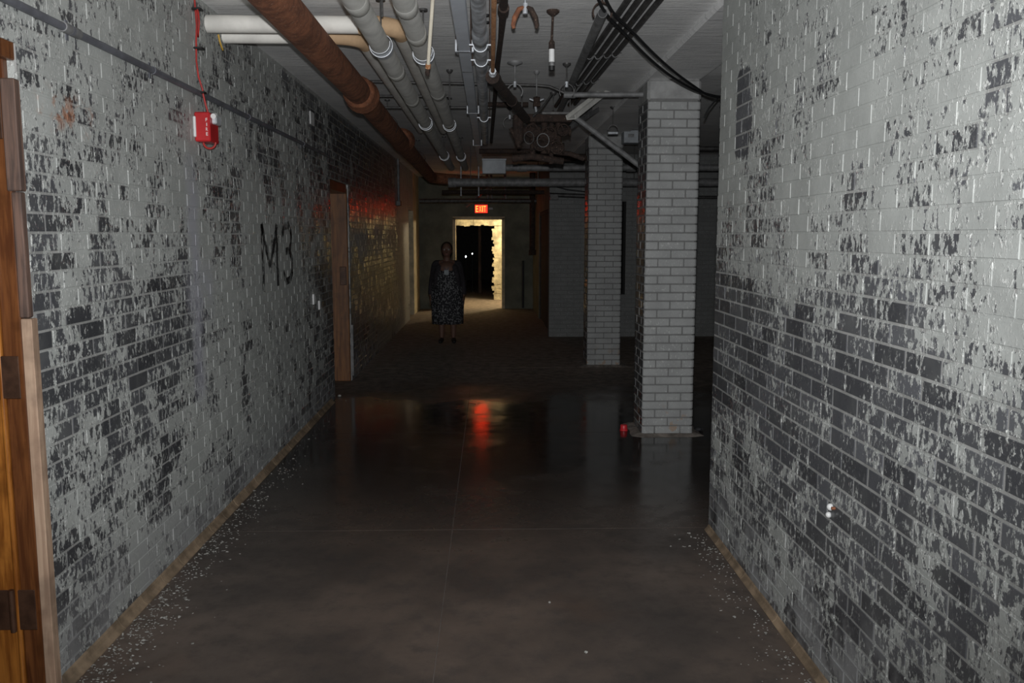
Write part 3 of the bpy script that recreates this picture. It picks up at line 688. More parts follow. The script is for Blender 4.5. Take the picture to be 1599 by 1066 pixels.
# other rods with flange / ring
def rod_hanger(px, pt, pb, label, ring=0.0, flange=.035, mat=None, clamp=False):
    mat = mat or M_DPIPE; t = at(px, pt, Z=ZC-.01); b = at(px, pb, Y=t.y); o = thing('ceiling_rod', label, 'rod', (t.x, t.y, ZC))
    MB().tube([(t.x, t.y, ZC), (t.x, t.y, ZC-.012), (t.x, t.y, ZC-.028)], [flange, flange, .010], 12).build('ceiling_flange', mat, o)
    MB().tube([(t.x, t.y, ZC-.02), (t.x, t.y, b.z)], .006, 6).build('rod', mat, o)
    if ring:
        MB().strap((t.x, t.y, b.z-ring), ring, R(-35), R(215), .02, .006, EX, EZ).build('ring', mat, o)
        MB().tube([(t.x, t.y, b.z-.02), (t.x, t.y, b.z+.02)], .013, 6).build('nut', M_GALV, o)
    if clamp:
        MB().strap((t.x, t.y, b.z-.045), .045, 0, math.pi, .03, .008, EX, EZ).build('clamp', mat, o)
        MB().bbox((t.x-.05, t.y-.02, b.z-.085), (t.x+.05, t.y+.02, b.z-.06), .005).build('clamp_foot', M_GALV, o)
rod_hanger(804, 99, 132, 'grey ceiling rod with wide flange and open ring right of the black pipe', .052, .055, M_GPIPE)
rod_hanger(838, 113, 150, 'thin grey rod hanging between two ring hangers', 0, .022, M_GPIPE)
rod_hanger(885, 101, 132, 'dark rod with ring carrying the pipe left of the conduits', .05, .03)
rod_hanger(864, 146, 172, 'short dark rod above the valve cluster', 0, .03)
rod_hanger(957.5, 168, 196, 'dark rod with split clamp hanging between the two columns', 0, .03, None, True)
rod_hanger(702, 111, 165, 'thin dark rod dropping between the grey wrapped pipe and the trunking', 0, .025)
rod_hanger(796, 169, 183, 'small dark rod with ring left of the valve cluster', .06, .03)
rod_hanger(741, 12, 60, 'thin rusty rod beside the galvanised pipe', 0, .02, M_RUST)
rod_hanger(596, -20, 27, 'dark rod above the left grey wrapped pipe elbow', 0, .03)
# conduits on the right of the ceiling
def conduit(label, p0, p1, r, mat, z=ZC-.03, straps=(.45, .78)):
    a, b = at(*p0, Z=z), at(*p1, Z=z-.01); d = (b-a).normalized(); a = a - d*2.0
    o = thing('steel_conduit', label, 'conduit', tuple(a), 'conduits fanning along the ceiling')
    MB().tube([a, b + d*.5], r, 10).build('conduit', mat, o); L = (b-a).length; sd = d.cross(EZ).normalized()
    for q in straps:
        c = a + d*(2.0 + (L-2)*q)
        MB().strap(c, r+.001, math.pi, 2*math.pi, .022, .003, sd, EZ).bbox((-.045, -.011, .012), (.045, .011, .016), .001, Matrix.Translation(c) @ d.to_track_quat('Y', 'Z').to_matrix().to_4x4()).build('strap', M_GPIPE, o)
    return o
conduit('leftmost of the four dark conduits fanning along the ceiling', (980, 0), (877, 152), .017, M_DPIPE)
conduit('second from left of the four dark conduits on the ceiling', (997, 0), (887, 152), .016, M_DPIPE)
conduit('third from left of the four dark conduits on the ceiling', (1013, 0), (899, 150), .016, M_DPIPE)
conduit('rightmost of the four dark conduits fanning along the ceiling', (1030, 0), (909, 148), .016, M_DPIPE)
a, b = at(941, 20, Z=2.755), at(872, 178, Z=2.755)
o = thing('grey_branch_pipe', 'grey pipe hung in a rusty ring left of the four conduits', 'pipe', tuple(a))
MB().tube([a, b], .026, 14).build('pipe', M_GPIPE, o)
MB().tube([a-(b-a).normalized()*.004, a+(b-a).normalized()*.002], .0235, 14).build('dark_end_disc', M_BLACK, o)  # black disc paints the unlit hollow of the pipe end
MB().strap(a+Vector((0,.02,.005)), .046, R(-30), R(210), .03, .008, EX, EZ).tube([a+Vector((0,.02,.05)), (a.x, a.y+.02, ZC-.002)], .006, 6).build('ring_hanger', M_RUSTD, o)
m2 = a.lerp(b, .62); MB().strap(m2, .04, R(-30), R(210), .025, .006, EX, EZ).build('ring_hanger', M_DPIPE, o)
# black cables sagging towards the right wall
for k, (dx, dy, lab) in enumerate(((0, 0, 'left of the two black cables sagging from the ceiling past the column'), (11, -2, 'right of the two black cables sagging from the ceiling past the column'))):
    src = [(928+dx, -22, 4.5), (945+dx, 20+dy, 4.7), (975+dx, 52+dy*2, 5.0), (1010+dx, 88+dy*2, 5.35), (1045+dx*.8, 117+dy*2, 5.7), (1080+dx*.5, 138+dy, 6.0), (1105, 147+k, 6.2), (1128, 151+k, 6.35), (1150, 146+k, 6.5)]
    pts = [at(px_, py_, Y=yy) for px_, py_, yy in src]; pts[0] = Vector((pts[0].x, pts[0].y, ZC-.012))
    sm = []
    for i in range(len(pts)-1):
        p0, p1, p2, p3 = pts[max(i-1,0)], pts[i], pts[i+1], pts[min(i+2, len(pts)-1)]
        for q in range(5):
            u = q/5; sm.append(.5*((2*p1)+(p2-p0)*u+(2*p0-5*p1+4*p2-p3)*u*u+(3*p1-p0-3*p2+p3)*u**3))
    sm.append(pts[-1]); tag(MB().tube(sm, .0088, 8).build('black_cable', M_BLACK), lab, 'cable', 'black cables')
tag(MB().tube([at(1124, 150, Y=6.33), at(1116, 158, Y=6.3), at(1106, 170, Y=6.3), at(1099, 184, Y=6.3)], .006, 6).build('loose_wire', M_BLACK), 'frayed black wire end curling down right of the column', 'wire')
tag(MB().tube([at(1134, 148, Y=6.4), at(1128, 158, Y=6.4), at(1124, 169, Y=6.4)], .005, 6).build('loose_wire', M_BLACK), 'short black wire end hanging beside the right wall edge', 'wire')
# horizontal pipe to the column and thin curved pipe
a, b = at(888, 148, Y=7.0), at(1001, 147.5, Y=7.0); o = thing('cross_conduit', 'thin grey pipe crossing level to the nearer column top', 'pipe', tuple(a))
MB().tube([a, b+Vector((.06,0,0))], .021, 12).build('pipe', M_GPIPE, o); MB().tube([a-Vector((.04,0,0)), a+Vector((.05,0,0))], .027, 12).build('coupling', M_GPIPE, o)
tag(MB().tube([at(560, 127, Y=7.0), at(740, 131, Y=7.0), at(838, 133, Y=7.0), at(858, 135, Y=7.0), at(872, 141, Y=7.0), at(886, 147, Y=7.0)], .011, 8).build('curved_conduit', M_DPIPE), 'thin dark conduit running across the ceiling and dipping towards the grey cross pipe', 'conduit')
for py, yy, x0, x1, r, lab in ((150, 7.4, 575, 700, .010, 'thin dark conduit crossing behind the wrapped pipes, upper one'), (168, 7.9, 595, 770, .010, 'thin dark conduit crossing behind the wrapped pipes, lower one'), (163, 7.8, 762, 825, .020, 'short brown pipe crossing left into the valve cluster')):
    tag(MB().tube([at(x0, py, Y=yy), at(x1, py, Y=yy)], r, 8).build('cross_conduit', M_RUSTD if r > .015 else M_DPIPE), lab, 'conduit')
# pale steel strut, its lower twin and the slanting pole
def strut(label, p, q, w, mat):
    d = (q-p); L = d.length; M = Matrix.Translation(p) @ d.to_track_quat('Y', 'Z').to_matrix().to_4x4()
    o = thing('steel_strut', label, 'strut', tuple(p), 'angled steel struts')
    MB().box((-w, 0, -.004), (w, L, .004), M).build('web', mat, o)
    for s in (-1, 1): MB().box((s*w-.003, 0, -.004), (s*w+.003, L, .035), M).build('flange', mat, o)
strut('pale steel strut reaching from the valve cluster up to the ceiling', at(892, 186, Y=7.3), at(962, 131, Y=7.9), .042, M_INSUL)
strut('dim lower steel strut parallel below the pale one', at(866, 214, Y=7.6), at(930, 173, Z=ZC-.045), .035, M_GPIPE)
a, b = at(898, 183, Y=7.35), at(1003, 262, Y=7.5); o = thing('slanting_pole', 'grey pole slanting down from the valve cluster to behind the column', 'pole', tuple(b))
MB().tube([a, b], .023, 12).build('pole', M_GPIPE, o)
tag(MB().tube([at(862, 147, Y=7.2), at(845, 170, Y=7.3), at(832, 182, Y=7.35)], .009, 6).build('thin_wire', M_DPIPE), 'thin dark wire dropping into the valve cluster', 'wire')

# ------------------------------------------------------------------ rusty valve cluster
vc = at(838, 215, Y=7.5); o = thing('valve_cluster', 'tangle of dark rusty valves and pipes under the ceiling', 'valve cluster', tuple(vc))
def V(px_, py_, yy=7.5): return at(px_, py_, Y=yy)
MB().bbox((V(822,190).x, 7.42, V(822,192).z), (V(892,178).x, 7.62, V(892,180).z), .006).build('top_beam', M_RUSTD, o)
MB().bbox((V(845,180).x, 7.40, V(828,181).z), (V(892,172).x, 7.44, V(892,177).z), .003).build('angle_bar', M_DPIPE, o)
for px_, r, y0_, y1_ in ((812, .030, 170, 222), (832, .024, 190, 245), (850, .030, 190, 240), (872, .026, 188, 236), (861, .020, 190, 256)):
    c = V(px_, 200).x; MB().tube([(c, 7.5, V(px_, y0_).z), (c, 7.5, V(px_, y1_).z)], r, 12).build('riser', M_RUSTD, o)
for px_, py_, r in ((830, 206, .062), (856, 212, .07), (878, 205, .055), (842, 228, .055), (868, 232, .06)):
    c = V(px_, py_, 7.43); vb = MB().tube([c+Vector((-.07,0,0)), c+Vector((-.055,0,0)), c+Vector((-.05,0,0)), c, c+Vector((.05,0,0)), c+Vector((.055,0,0)), c+Vector((.07,0,0))], [r*.8, r*.8, r*.5, r*.85, r*.5, r*.8, r*.8], 14).build('valve_body', M_RUSTD, o)
    wc = c + Vector((0, -.10, 0)); hw = MB().arc(wc, r*.85, 0, 2*math.pi, .007, EX, EZ, 20)
    for k in range(4): hw.tube([wc, wc + (EX*math.cos(k*math.pi/2+.4) + EZ*math.sin(k*math.pi/2+.4))*r*.85], .005, 6)
    hw.tube([c, wc], .009, 8); hw.build('hand_wheel', M_RUSTD, vb)
for px_, py_, rw, rh in ((848, 219, .05, .055), (826, 215, .04, .05)):
    c = V(px_, py_, 7.3); MB().arc(c, rw, 0, 2*math.pi, .004, EX, EZ*rh/rw, 24).build('wire_loop', M_GPIPE if px_ == 848 else M_DPIPE, o)
MB().tube([V(806,180), V(806,205), V(810,225)], .030, 12).build('drop_pipe', M_RUSTD, o)
MB().tube([V(797,200), V(806,216), V(811,230)], .018, 10).build('brace', M_RUSTD, o)
MB().tube([V(800,248), V(830,244), V(880,252)], .03, 12).build('lower_header', M_RUSTD, o)
MB().tube([V(870,238), V(890,240), V(912,248)], .022, 10).build('lower_header', M_RUSTD, o)
tq = V(838, 163); MB().tube([tq, tq+Vector((0,0,.06))], .03, 10).bbox((tq.x-.03, 7.47, tq.z-.02), (tq.x+.03, 7.53, tq.z+.02), .006).build('vent_cap', M_RUSTD, o)
for s in (-1, 1): MB().tube([tq+Vector((s*.02,0,.03)), tq+Vector((s*.06,0,.045))], .009, 6).build('lug', M_GALV, o)
MB().tube([V(836,166), V(838,178), V(843,184)], .012, 8).build('vent_stem', M_GALV, o)
for px_ in (815, 890): MB().tube([V(px_, 182), (V(px_, 182).x, 7.5, ZC)], .007, 6).build('support_rod', M_DPIPE, o)
MB().tube([V(846,176,7.45), V(872,178,7.45), V(892,180,7.45)], .012, 8).build('light_tube', M_GPIPE, o)

# ------------------------------------------------------------------ text helper
def text_mesh(name, body, w, h, depth, mat):
    cu = bpy.data.curves.new('t', 'FONT'); cu.body = body; cu.align_x = 'CENTER'; cu.resolution_u = 4; cu.offset = 0.012
    ob = bpy.data.objects.new('t', cu); COL.objects.link(ob); dg = bpy.context.evaluated_depsgraph_get()
    me = bpy.data.meshes.new_from_object(ob.evaluated_get(dg)); bpy.data.objects.remove(ob); bpy.data.curves.remove(cu)
    bm = bmesh.new(); bm.from_mesh(me)
    r = bmesh.ops.extrude_face_region(bm, geom=bm.faces[:])
    for v in [g for g in r['geom'] if isinstance(g, bmesh.types.BMVert)]: v.co.z += 1
    xs_ = [v.co.x for v in bm.verts]; ys_ = [v.co.y for v in bm.verts]
    for v in bm.verts:
        v.co = Vector(((v.co.x-min(xs_))/(max(xs_)-min(xs_))*w - w/2, (v.co.y-min(ys_))/(max(ys_)-min(ys_))*h - h/2, v.co.z*depth))
    bmesh.ops.recalc_face_normals(bm, faces=bm.faces[:]); me2 = bpy.data.meshes.new(name); bm.to_mesh(me2); bm.free(); me2.materials.append(mat); return me2
def text(name, body, w, h, depth, mat, loc, xdir, zdir, parent=None):
    """letters facing xdir x zdir-up; xdir = reading direction, zdir = up"""
    me = text_mesh(name, body, w, h, depth, mat); X, Z = Vector(xdir), Vector(zdir); N = X.cross(Z)
    M = Matrix(((X.x, Z.x, N.x, loc[0]), (X.y, Z.y, N.y, loc[1]), (X.z, Z.z, N.z, loc[2]), (0, 0, 0, 1)))
    me.transform(M); return put(name, me, parent)

# ------------------------------------------------------------------ left wall fittings
zc = 2.335
o = thing('wall_conduit', 'straight grey conduit clipped along the left wall above the fire alarm', 'conduit', (XL, 1.0, zc))
MB().tube([(XL+.016, 1.0, zc), (XL+.016, 8.35, zc)], .0145, 12).build('conduit', M_LCON, o)
for yy in (1.6, 3.28, 4.05, 5.6, 7.2): MB().strap((XL+.016, yy, zc), .0155, -math.pi/2, math.pi/2, .02, .003, EX, EZ).bbox((XL, yy-.01, zc-.035), (XL+.004, yy+.01, zc+.035), .001).build('clip', M_LCON, o)
MB().tube([(XL+.016, 3.22, zc), (XL+.016, 3.34, zc)], .0185, 12).build('coupling', M_GPIPE, o)
# fire alarm
fy, fz = 4.62, 2.155
o = thing('fire_alarm_box', 'red fire alarm box on the left wall with a bright strobe', 'fire alarm', (XL, fy, fz))
MB().bbox((XL+.002, fy, fz-.072), (XL+.082, fy+.145, fz+.078), .006).build('housing', M_RED, o)
MB().bbox((XL, fy-.012, fz-.05), (XL+.012, fy+.155, fz+.055), .003).build('back_plate', M_WHITE, o)
MB().bbox((XL+.080, fy+.03, fz+.02), (XL+.108, fy+.115, fz+.07), .006).build('strobe_lens', M_CHROME, o)
MB().tube([(XL+.095, fy+.02, fz+.058), (XL+.095, fy+.05, fz+.066)], .014, 10).build('strobe_lamp', M_WHITE, o)
for i, ch in enumerate('FIRE'):
    text('letter', ch, .010 if ch != 'I' else .004, .017, .0008, M_WLET, (XL+.066, fy-.0004, fz+.038-.024*i), (1,0,0), (0,0,1), o)
MB().arc((XL+.055, fy+.07, fz-.07), .032, math.pi, 2*math.pi, .006, EX, EZ, 12).build('wire_loop', M_REDW, o)
# red wire up to the ceiling
wp = [(XL+.055, fy+.07, fz+.076), (XL+.045, fy+.065, fz+.12), (XL+.036, fy+.06, fz+.17), (XL+.036, fy+.05, fz+.20), (XL+.02, fy+.045, fz+.26), (XL+.014, fy+.04, fz+.34), (XL+.014, fy+.05, fz+.44), (XL+.02, fy+.05, fz+.52), (XL+.016, fy+.055, fz+.58), (XL+.014, fy+.05, ZC)]
o = thing('red_alarm_wire', 'thin red wire running up the left wall from the fire alarm', 'wire', wp[0])
MB().tube(wp, .0048, 8).build('wire', M_REDW, o)
MB().tube([(XL+.03, fy+.04, fz+.60), (XL+.045, fy+.01, fz+.57), (XL+.05, fy+.0, fz+.52), (XL+.04, fy+.01, fz+.475), (XL+.03, fy+.035, fz+.46), (XL+.02, fy+.06, fz+.50), (XL+.02, fy+.06, fz+.57), (XL+.03, fy+.04, fz+.60)], .0045, 8, False).build('coil', M_REDW, o)
for dz in (.405, .60, .182): MB().bbox((XL+.004, fy+.03, fz+dz-.005), (XL+.05, fy+.075, fz+dz+.005), .002).build('cable_tie', M_BLACK, o)
# black thin line above the branch pipe, small plates and scars on the wall
tag(MB().tube([at(322, -3, X=XL+.006), at(356, 29, X=XL+.006)], .004, 6).build('thin_wire', M_BLACK), 'thin black wire on the left wall above the white pipes', 'wire')
p = at(486, 185, X=XL); o = thing('blank_wall_plate', 'small white blank plate high on the left wall', 'wall plate', tuple(p)); MB().bbox((XL+.0, p.y-.08, p.z-.055), (XL+.012, p.y+.08, p.z+.055), .004).build('plate', M_WHITE, o); MB().tube([(XL+.011, p.y, p.z), (XL+.014, p.y, p.z)], .006, 8).build('screw', M_GALV, o)
o = thing('wall_bracket', 'pair of white clips on the left wall just before the recessed door', 'clip', tuple(at(490, 470, X=XL)))
for px_, py_, h_ in ((489, 467, .045), (498, 476, .04)):
    q = at(px_, py_, X=XL); MB().bbox((XL-.002, q.y-.03, q.z-h_), (XL+.014, q.y+.03, q.z+h_), .003).build('clip', M_WHITE, o)
q = at(619, 272, X=XL); o = thing('wall_riser', 'pale thin conduit dropping down the left wall beyond the recessed door', 'conduit', tuple(q))
MB().tube([(XL+.03, q.y, 2.14), (XL+.03, q.y, ZC)], .022, 10).build('conduit', M_GPIPE, o); MB().bbox((XL, q.y-.1, 2.08), (XL+.07, q.y+.1, 2.16), .006).build('box', M_DPIPE, o)
q = at(664, 407, X=XL+.02); tag(MB().tube([(XL-.01, q.y, 1.0), (XL+.02, q.y, 1.0), (XL+.05, q.y, 1.03), (XL+.055, q.y, 1.12)], .02, 8).build('wall_hook', M_GALV), 'small steel hook on the pale far left pier', 'hook')
# worn painted letters M3
def worn_ink():
    t = NT('worn_black_ink'); n = t.noise(t.vmul(t.pos(), (1, 1, .5)), 16, 6, 0.7)
    t.set(color=(0.018, 0.018, 0.02), rough=0.6, alpha=t.step(n, 0.40, 0.60, 0.0, 0.75)); return t.mat
M_INK = worn_ink()
o = thing('painted_marking', 'large worn black M3 painted on the left brick wall', 'lettering', (XL, 6.3, 1.46))
def stroke_letter(pts, w, y0, z0):
    m = MB(); X0 = XL + .0035
    for (a0, b0), (a1, b1) in zip(pts, pts[1:]):
        p_, q_ = Vector((X0, y0+a0, z0+b0)), Vector((X0, y0+a1, z0+b1)); d_ = (q_-p_).normalized(); n_ = Vector((1,0,0)).cross(d_)*w/2; p_ = p_ - d_*w*.3; q_ = q_ + d_*w*.3; e_ = Vector((.001,0,0))
        m.add([p_-n_, p_+n_, q_+n_, q_-n_, p_-n_+e_, p_+n_+e_, q_+n_+e_, q_-n_+e_], [(0,1,2,3),(7,6,5,4),(0,4,5,1),(1,5,6,2),(2,6,7,3),(3,7,4,0)])
    return m.build('letter', M_INK, o)
stroke_letter([(0, 0), (0, .42), (.20, .13), (.40, .42), (.40, .02)], .062, 5.88, 1.235)
stroke_letter([(0, .36), (.06, .41), (.19, .42), (.27, .36), (.27, .28), (.19, .23), (.10, .225)], .055, 6.46, 1.255)
stroke_letter([(.19, .23), (.28, .17), (.28, .07), (.20, .01), (.07, .0), (0, .06)], .055, 6.46, 1.255)
# right wall fittings
q = at(1298, 800, X=XR); o = thing('wall_anchor', 'small white plug with a brown screw low on the right wall', 'wall plug', tuple(q))
MB().sphere((XR-.004, q.y, q.z+.02), .013, 10, 7).sphere((XR-.004, q.y+.012, q.z-.012), .011, 10, 7).build('plug', M_WHITE, o); MB().tube([(XR, q.y-.03, q.z+.025), (XR-.012, q.y-.03, q.z+.025)], .006, 6).build('screw', M_RUST, o)

# ------------------------------------------------------------------ beyond the columns
a, b = at(690, 262, Y=11.6), at(1180, 262, Y=11.6)
o = thing('long_cross_pipe', 'upper dim grey pipe crossing the corridor behind the columns', 'pipe', tuple(a)); MB().tube([at(790, 262, Y=11.6), b], .045, 14).build('pipe', M_GPIPE, o)
for px_ in (815, 985): c = at(px_, 262, Y=11.6); MB().tube([c+Vector((-.06,0,0)), c+Vector((.06,0,0))], .055, 14).build('coupling', M_GPIPE, o)
o = thing('long_cross_pipe', 'lower thicker grey pipe crossing the corridor behind the columns', 'pipe', tuple(at(700, 285, Y=12.2))); MB().tube([at(702, 285, Y=12.2), at(1180, 285, Y=12.2)], .058, 14).build('pipe', M_GPIPE, o)
MB().tube([at(700, 285, Y=12.2), at(712, 285, Y=12.2)], .068, 14).build('end_cap', M_GPIPE, o)
for px_ in (735, 840, 990): c = at(px_, 285, Y=12.2); MB().tube([c, (c.x, c.y, ZC-.002)], .006, 6).build('rod', M_DPIPE, o)
p, q = at(753, 271, Y=11.5), at(790, 248, Y=11.5); o = thing('junction_box', 'grey sheet-metal box hung at the end of the upper cross pipe', 'junction box', tuple(p))
MB().bbox((p.x, 11.5, p.z), (q.x, 11.68, q.z), .006).build('box', M_BOX, o); MB().bbox((p.x-.006, 11.494, q.z-.02), (q.x+.006, 11.69, q.z+.004), .003).build('lid', M_BOX, o)
p, q = at(974, 223, Y=10.2), at(1000, 203, Y=10.2); o = thing('white_box', 'pale box fixed under the ceiling between the two columns', 'box', tuple(p))
MB().bbox((p.x, 10.2, p.z), (q.x+.04, 10.4, q.z), .006).build('box', M_BOX, o); MB().box((p.x+.05, 10.199, (p.z+q.z)/2-.01), (p.x+.12, 10.2, (p.z+q.z)/2+.03)).build('print', M_GPIPE, o); MB().tube([((p.x+q.x)/2, 10.3, q.z), ((p.x+q.x)/2, 10.3, ZC)], .01, 6).build('stem', M_DPIPE, o)
p = at(1105, 128, Y=8.2); o = thing('dark_outlet_box', 'round dark box with conduits right of the nearer column', 'junction box', tuple(p))
MB().tube([p+Vector((0,-.03,0)), p+Vector((0,.05,0))], .05, 14).build('box', M_BLACK, o); MB().tube([p+Vector((.03,0,.02)), p+Vector((.6,0,.02))], .010, 8).build('conduit', M_DPIPE, o); MB().tube([p+Vector((-.3,0,-.075)), p+Vector((.7,0,-.07))], .022, 8).build('pipe', M_RUSTD, o); MB().tube([p, (p.x, p.y, ZC)], .012, 6).build('stem', M_DPIPE, o)
for py_, yy, r, lab in ((178, 9.6, .05, 'highest'), (232, 11.0, .03, 'middle'), (308, 13.3, .025, 'lowest')):
    c = at(1060, py_, Y=yy)
    tag(MB().tube([at(1000, py_, Y=yy), at(1190, py_, Y=yy)], r, 10).tube([c, (c.x, c.y, ZC)], .006, 6).build('bay_pipe', M_DPIPE), lab + ' of the dim pipes in the dark bay right of the columns', 'pipe', 'dim bay pipes')
# pipe on the far right wall
o = thing('bay_wall_pipe', 'thin dark pipe and block on the far brick wall left of the columns', 'pipe', tuple(at(862, 308, Y=13.55)))
MB().tube([at(858, 304, Y=13.55), at(935, 307, Y=13.55)], .035, 8).build('pipe', M_DPIPE, o); MB().bbox(tuple(at(859, 312, Y=13.5)), (at(872, 304, Y=13.5).x, 13.6, at(872, 303, Y=13.5).z), .004).build('block', M_DPIPE, o)
tag(MB().tube([at(864, 290, Y=13.5), at(885, 296, Y=13.5), at(920, 300, Y=13.5)], .012, 6).build('wall_cable', M_BLACK), 'thin slack cable across the top of the far brick wall', 'cable')
# more overhead clutter at the far end of the corridor
rr = random.Random(11)
for k, (py_, x0, x1, yy, r, mat, lab) in enumerate(((236, 748, 860, 10.2, .03, M_RUSTD, 'dark rusty pipe crossing behind the valve cluster'), (246, 800, 915, 10.6, .045, M_RUSTD, 'thick rusty pipe crossing below the valve cluster'), (300, 690, 850, 14.6, .035, M_RUSTD, 'dark pipe crossing above the exit sign'), (314, 655, 850, 17.6, .05, M_DPIPE, 'dark pipe along the top of the far wall'))):
    tag(MB().tube([at(x0, py_, Y=yy), at((x0+x1)/2, py_+rr.uniform(-1, 1), Y=yy), at(x1, py_+rr.uniform(-2, 2), Y=yy)], r, 10).build('cross_pipe', mat), lab, 'pipe')
for px_, pb, yy, lab in ((720, 306, 13.0, 'left of two thin pale rods hanging before the exit sign'), (747.5, 306, 13.0, 'right of two thin pale rods hanging before the exit sign')):
    b = at(px_, pb, Y=yy); tag(MB().tube([b, (b.x, b.y, ZC)], .010, 6).tube([b, b+Vector((0,0,.03))], .014, 6).build('hanging_rod', M_GALV), lab, 'rod', 'thin rods')
o = thing('corridor_riser', 'dark pipe rising up the right side of the far end', 'pipe', (0.85, 17.6, 0)); MB().tube([(0.86, 17.6, 1.2), (0.86, 17.6, ZC)], .06, 10).build('pipe', M_RUSTD, o); MB().tube([(0.86, 17.6, 1.2), (0.86, 17.6, 1.3)], .075, 10).build('collar', M_RUSTD, o)
tag(MB().tube([(0.72, 18.86, 0.02), (0.72, 18.86, 1.05)], .025, 8).build('leaning_bar', M_BLACK), 'thin black bar standing against the far wall right of the doorway', 'bar')

# ------------------------------------------------------------------ exit sign
ey = 17.9; ec = at(751.5, 326, Y=ey)
o = thing('exit_sign', 'glowing red EXIT sign hanging above the lit doorway', 'exit sign', tuple(ec))
def emis(name, c, s):
    t = NT(name); t.set(color=(.02, .005, .004), ecol=c, estr=s, rough=.4); return t.mat
MB().bbox((ec.x-.145, ey, ec.z-.095), (ec.x+.145, ey+.06, ec.z+.095), .008).build('housing', simple('sign_housing', (.25, .05, .04), .5), o)
MB().bbox((ec.x-.128, ey-.006, ec.z-.082), (ec.x+.128, ey+.002, ec.z+.082), .002).build('face', emis('red_sign_face', (1, .03, .012), 1.3), o)
ML = emis('glowing_letters', (1, .032, .005), 24.0)
for i, ch in enumerate('EXIT'):
    text('letter', ch, .05 if ch != 'I' else .018, .125, .003, ML, (ec.x-.088 + (0, .066, .114, .160)[i], ey-.006, ec.z), (1,0,0), (0,0,1), o)
MB().tube([(ec.x, ey+.03, ec.z+.09), (ec.x, ey+.03, ZC)], .012, 8).build('stem', M_GPIPE, o)
MB().bbox((ec.x+.15, ey, ec.z-.02), (ec.x+.24, ey+.05, ec.z+.03), .006).build('battery_cap', M_BOX, o)
for s, lab in ((.14, 'left'), (.22, 'middle'), (.5, 'right')):
    tag(MB().tube([(ec.x+s, 17.6, ec.z+.12), (ec.x+s-.02, 17.6, ZC)], .025, 8).build('short_drop_pipe', M_GPIPE), lab + ' of three short drop pipes reddened above the exit sign', 'pipe', 'drop pipes by the exit sign')
tag(MB().tube([at(728, 322, Y=17.8), at(756, 298, Y=17.5), at(775, 288, Y=17.2)], .03, 8).build('sloping_pipe', M_GPIPE), 'sloping pipe above the exit sign lit red from below', 'pipe')

# ------------------------------------------------------------------ lamp in the hall beyond
lx, ly, lz = 0.96, 20.5, 2.08
o = thing('hanging_bulb', 'bare warm bulb on a cord in the hall beyond the doorway', 'lamp', (lx, ly, lz))
MB().tube([(lx, ly, lz+.1), (lx, ly, ZC)], .005, 6).build('cord', M_BLACK, o); MB().tube([(lx, ly, lz+.04), (lx, ly, lz+.1)], .02, 10).build('socket', M_BLACK, o)
MB().sphere((lx, ly, lz), .035, 12, 8, (1, 1, 1.2)).build('bulb', emis('warm_bulb', (1, .72, .36), 30), o)
ld = bpy.data.lights.new('hall_lamp_light', 'POINT'); lo_ = bpy.data.objects.new('hall_lamp_light', ld); COL.objects.link(lo_)
lo_.location = (lx, ly, lz-.07); ld.energy = 150; ld.color = (1, .80, .50); ld.shadow_soft_size = .05
for px_, py_, r, lab in ((727.5, 400.5, .022, 'lower left of two tiny glowing beads imitating glints in the black room'), (737.5, 396, .016, 'upper right of two tiny glowing beads imitating glints in the black room')):
    p = at(px_, py_, Y=24.6); o = thing('glow_speck', lab, 'light', tuple(p)); MB().sphere(p, r, 10, 7, (1, .6, 1.3)).build('lens', emis('white_glow_speck', (.95, .97, 1), 6), o); MB().tube([p+Vector((0,.01,0)), p+Vector((0,.09,0))], r*1.3, 10).build('holder', M_BLACK, o); MB().tube([p+Vector((0,.06,0)), (p.x, p.y+.06, 0)], .012, 6).build('stand', M_BLACK, o)  # bright glints built as emissive beads; holder and stand are added

# ------------------------------------------------------------------ floor debris
def chips(name, label, n, fn, smin, smax):
    rr_ = random.Random(name+label); m = MB()
    for _ in range(n):
        x_, y_ = fn(rr_); s = rr_.uniform(smin, smax)*(.5+rr_.random()); a = rr_.uniform(0, 6.28); k = rr_.randint(4, 6); pts = []
        for i in range(k):
            b_ = a+6.283*i/k; q_ = s*rr_.uniform(.5, 1.1); pts.append((x_+math.cos(b_)*q_, y_+math.sin(b_)*q_*.8))
        z0 = .0012; h = [rr_.uniform(0, s*.5) for _ in pts]
        vs = [(p[0], p[1], z0+hh) for p, hh in zip(pts, h)] + [(p[0], p[1], z0+hh+.0012) for p, hh in zip(pts, h)]
        m.add(vs, [tuple(range(k))[::-1], tuple(range(k, 2*k))] + [(i, (i+1) % k, (i+1) % k+k, i+k) for i in range(k)])
    tag(m.build(name, M_CHIP), label, 'paint chips', kind='stuff')
chips('paint_chips', 'pale paint chips littered along the foot of the left wall', 750, lambda r: (XL+.04+abs(r.gauss(0, .09)), 2.95+abs(r.gauss(0, 1.5))), .002, .008)
chips('paint_chips', 'pale paint chips littered along the foot of the right wall', 330, lambda r: (XR-.035-abs(r.gauss(0, .08)), 2.3+r.random()*2.2), .002, .006)
def stone(name, label, p, r, mat, cat='stone', seed=1):
    bm = bmesh.new(); bmesh.ops.create_icosphere(bm, subdivisions=2, radius=r); rr_ = random.Random(seed)
    for v in bm.verts: v.co *= rr_.uniform(.75, 1.15); v.co.z *= .65; v.co += Vector((p[0], p[1], r*.5))
    me = bpy.data.meshes.new(name); bm.to_mesh(me); bm.free(); me.materials.append(mat); return tag(put(name, me), label, cat)
stone('pebble', 'tiny pale pebble alone on the floor near the camera', at(858, 941, Z=0), .006, M_CHIP, 'pebble', 2)
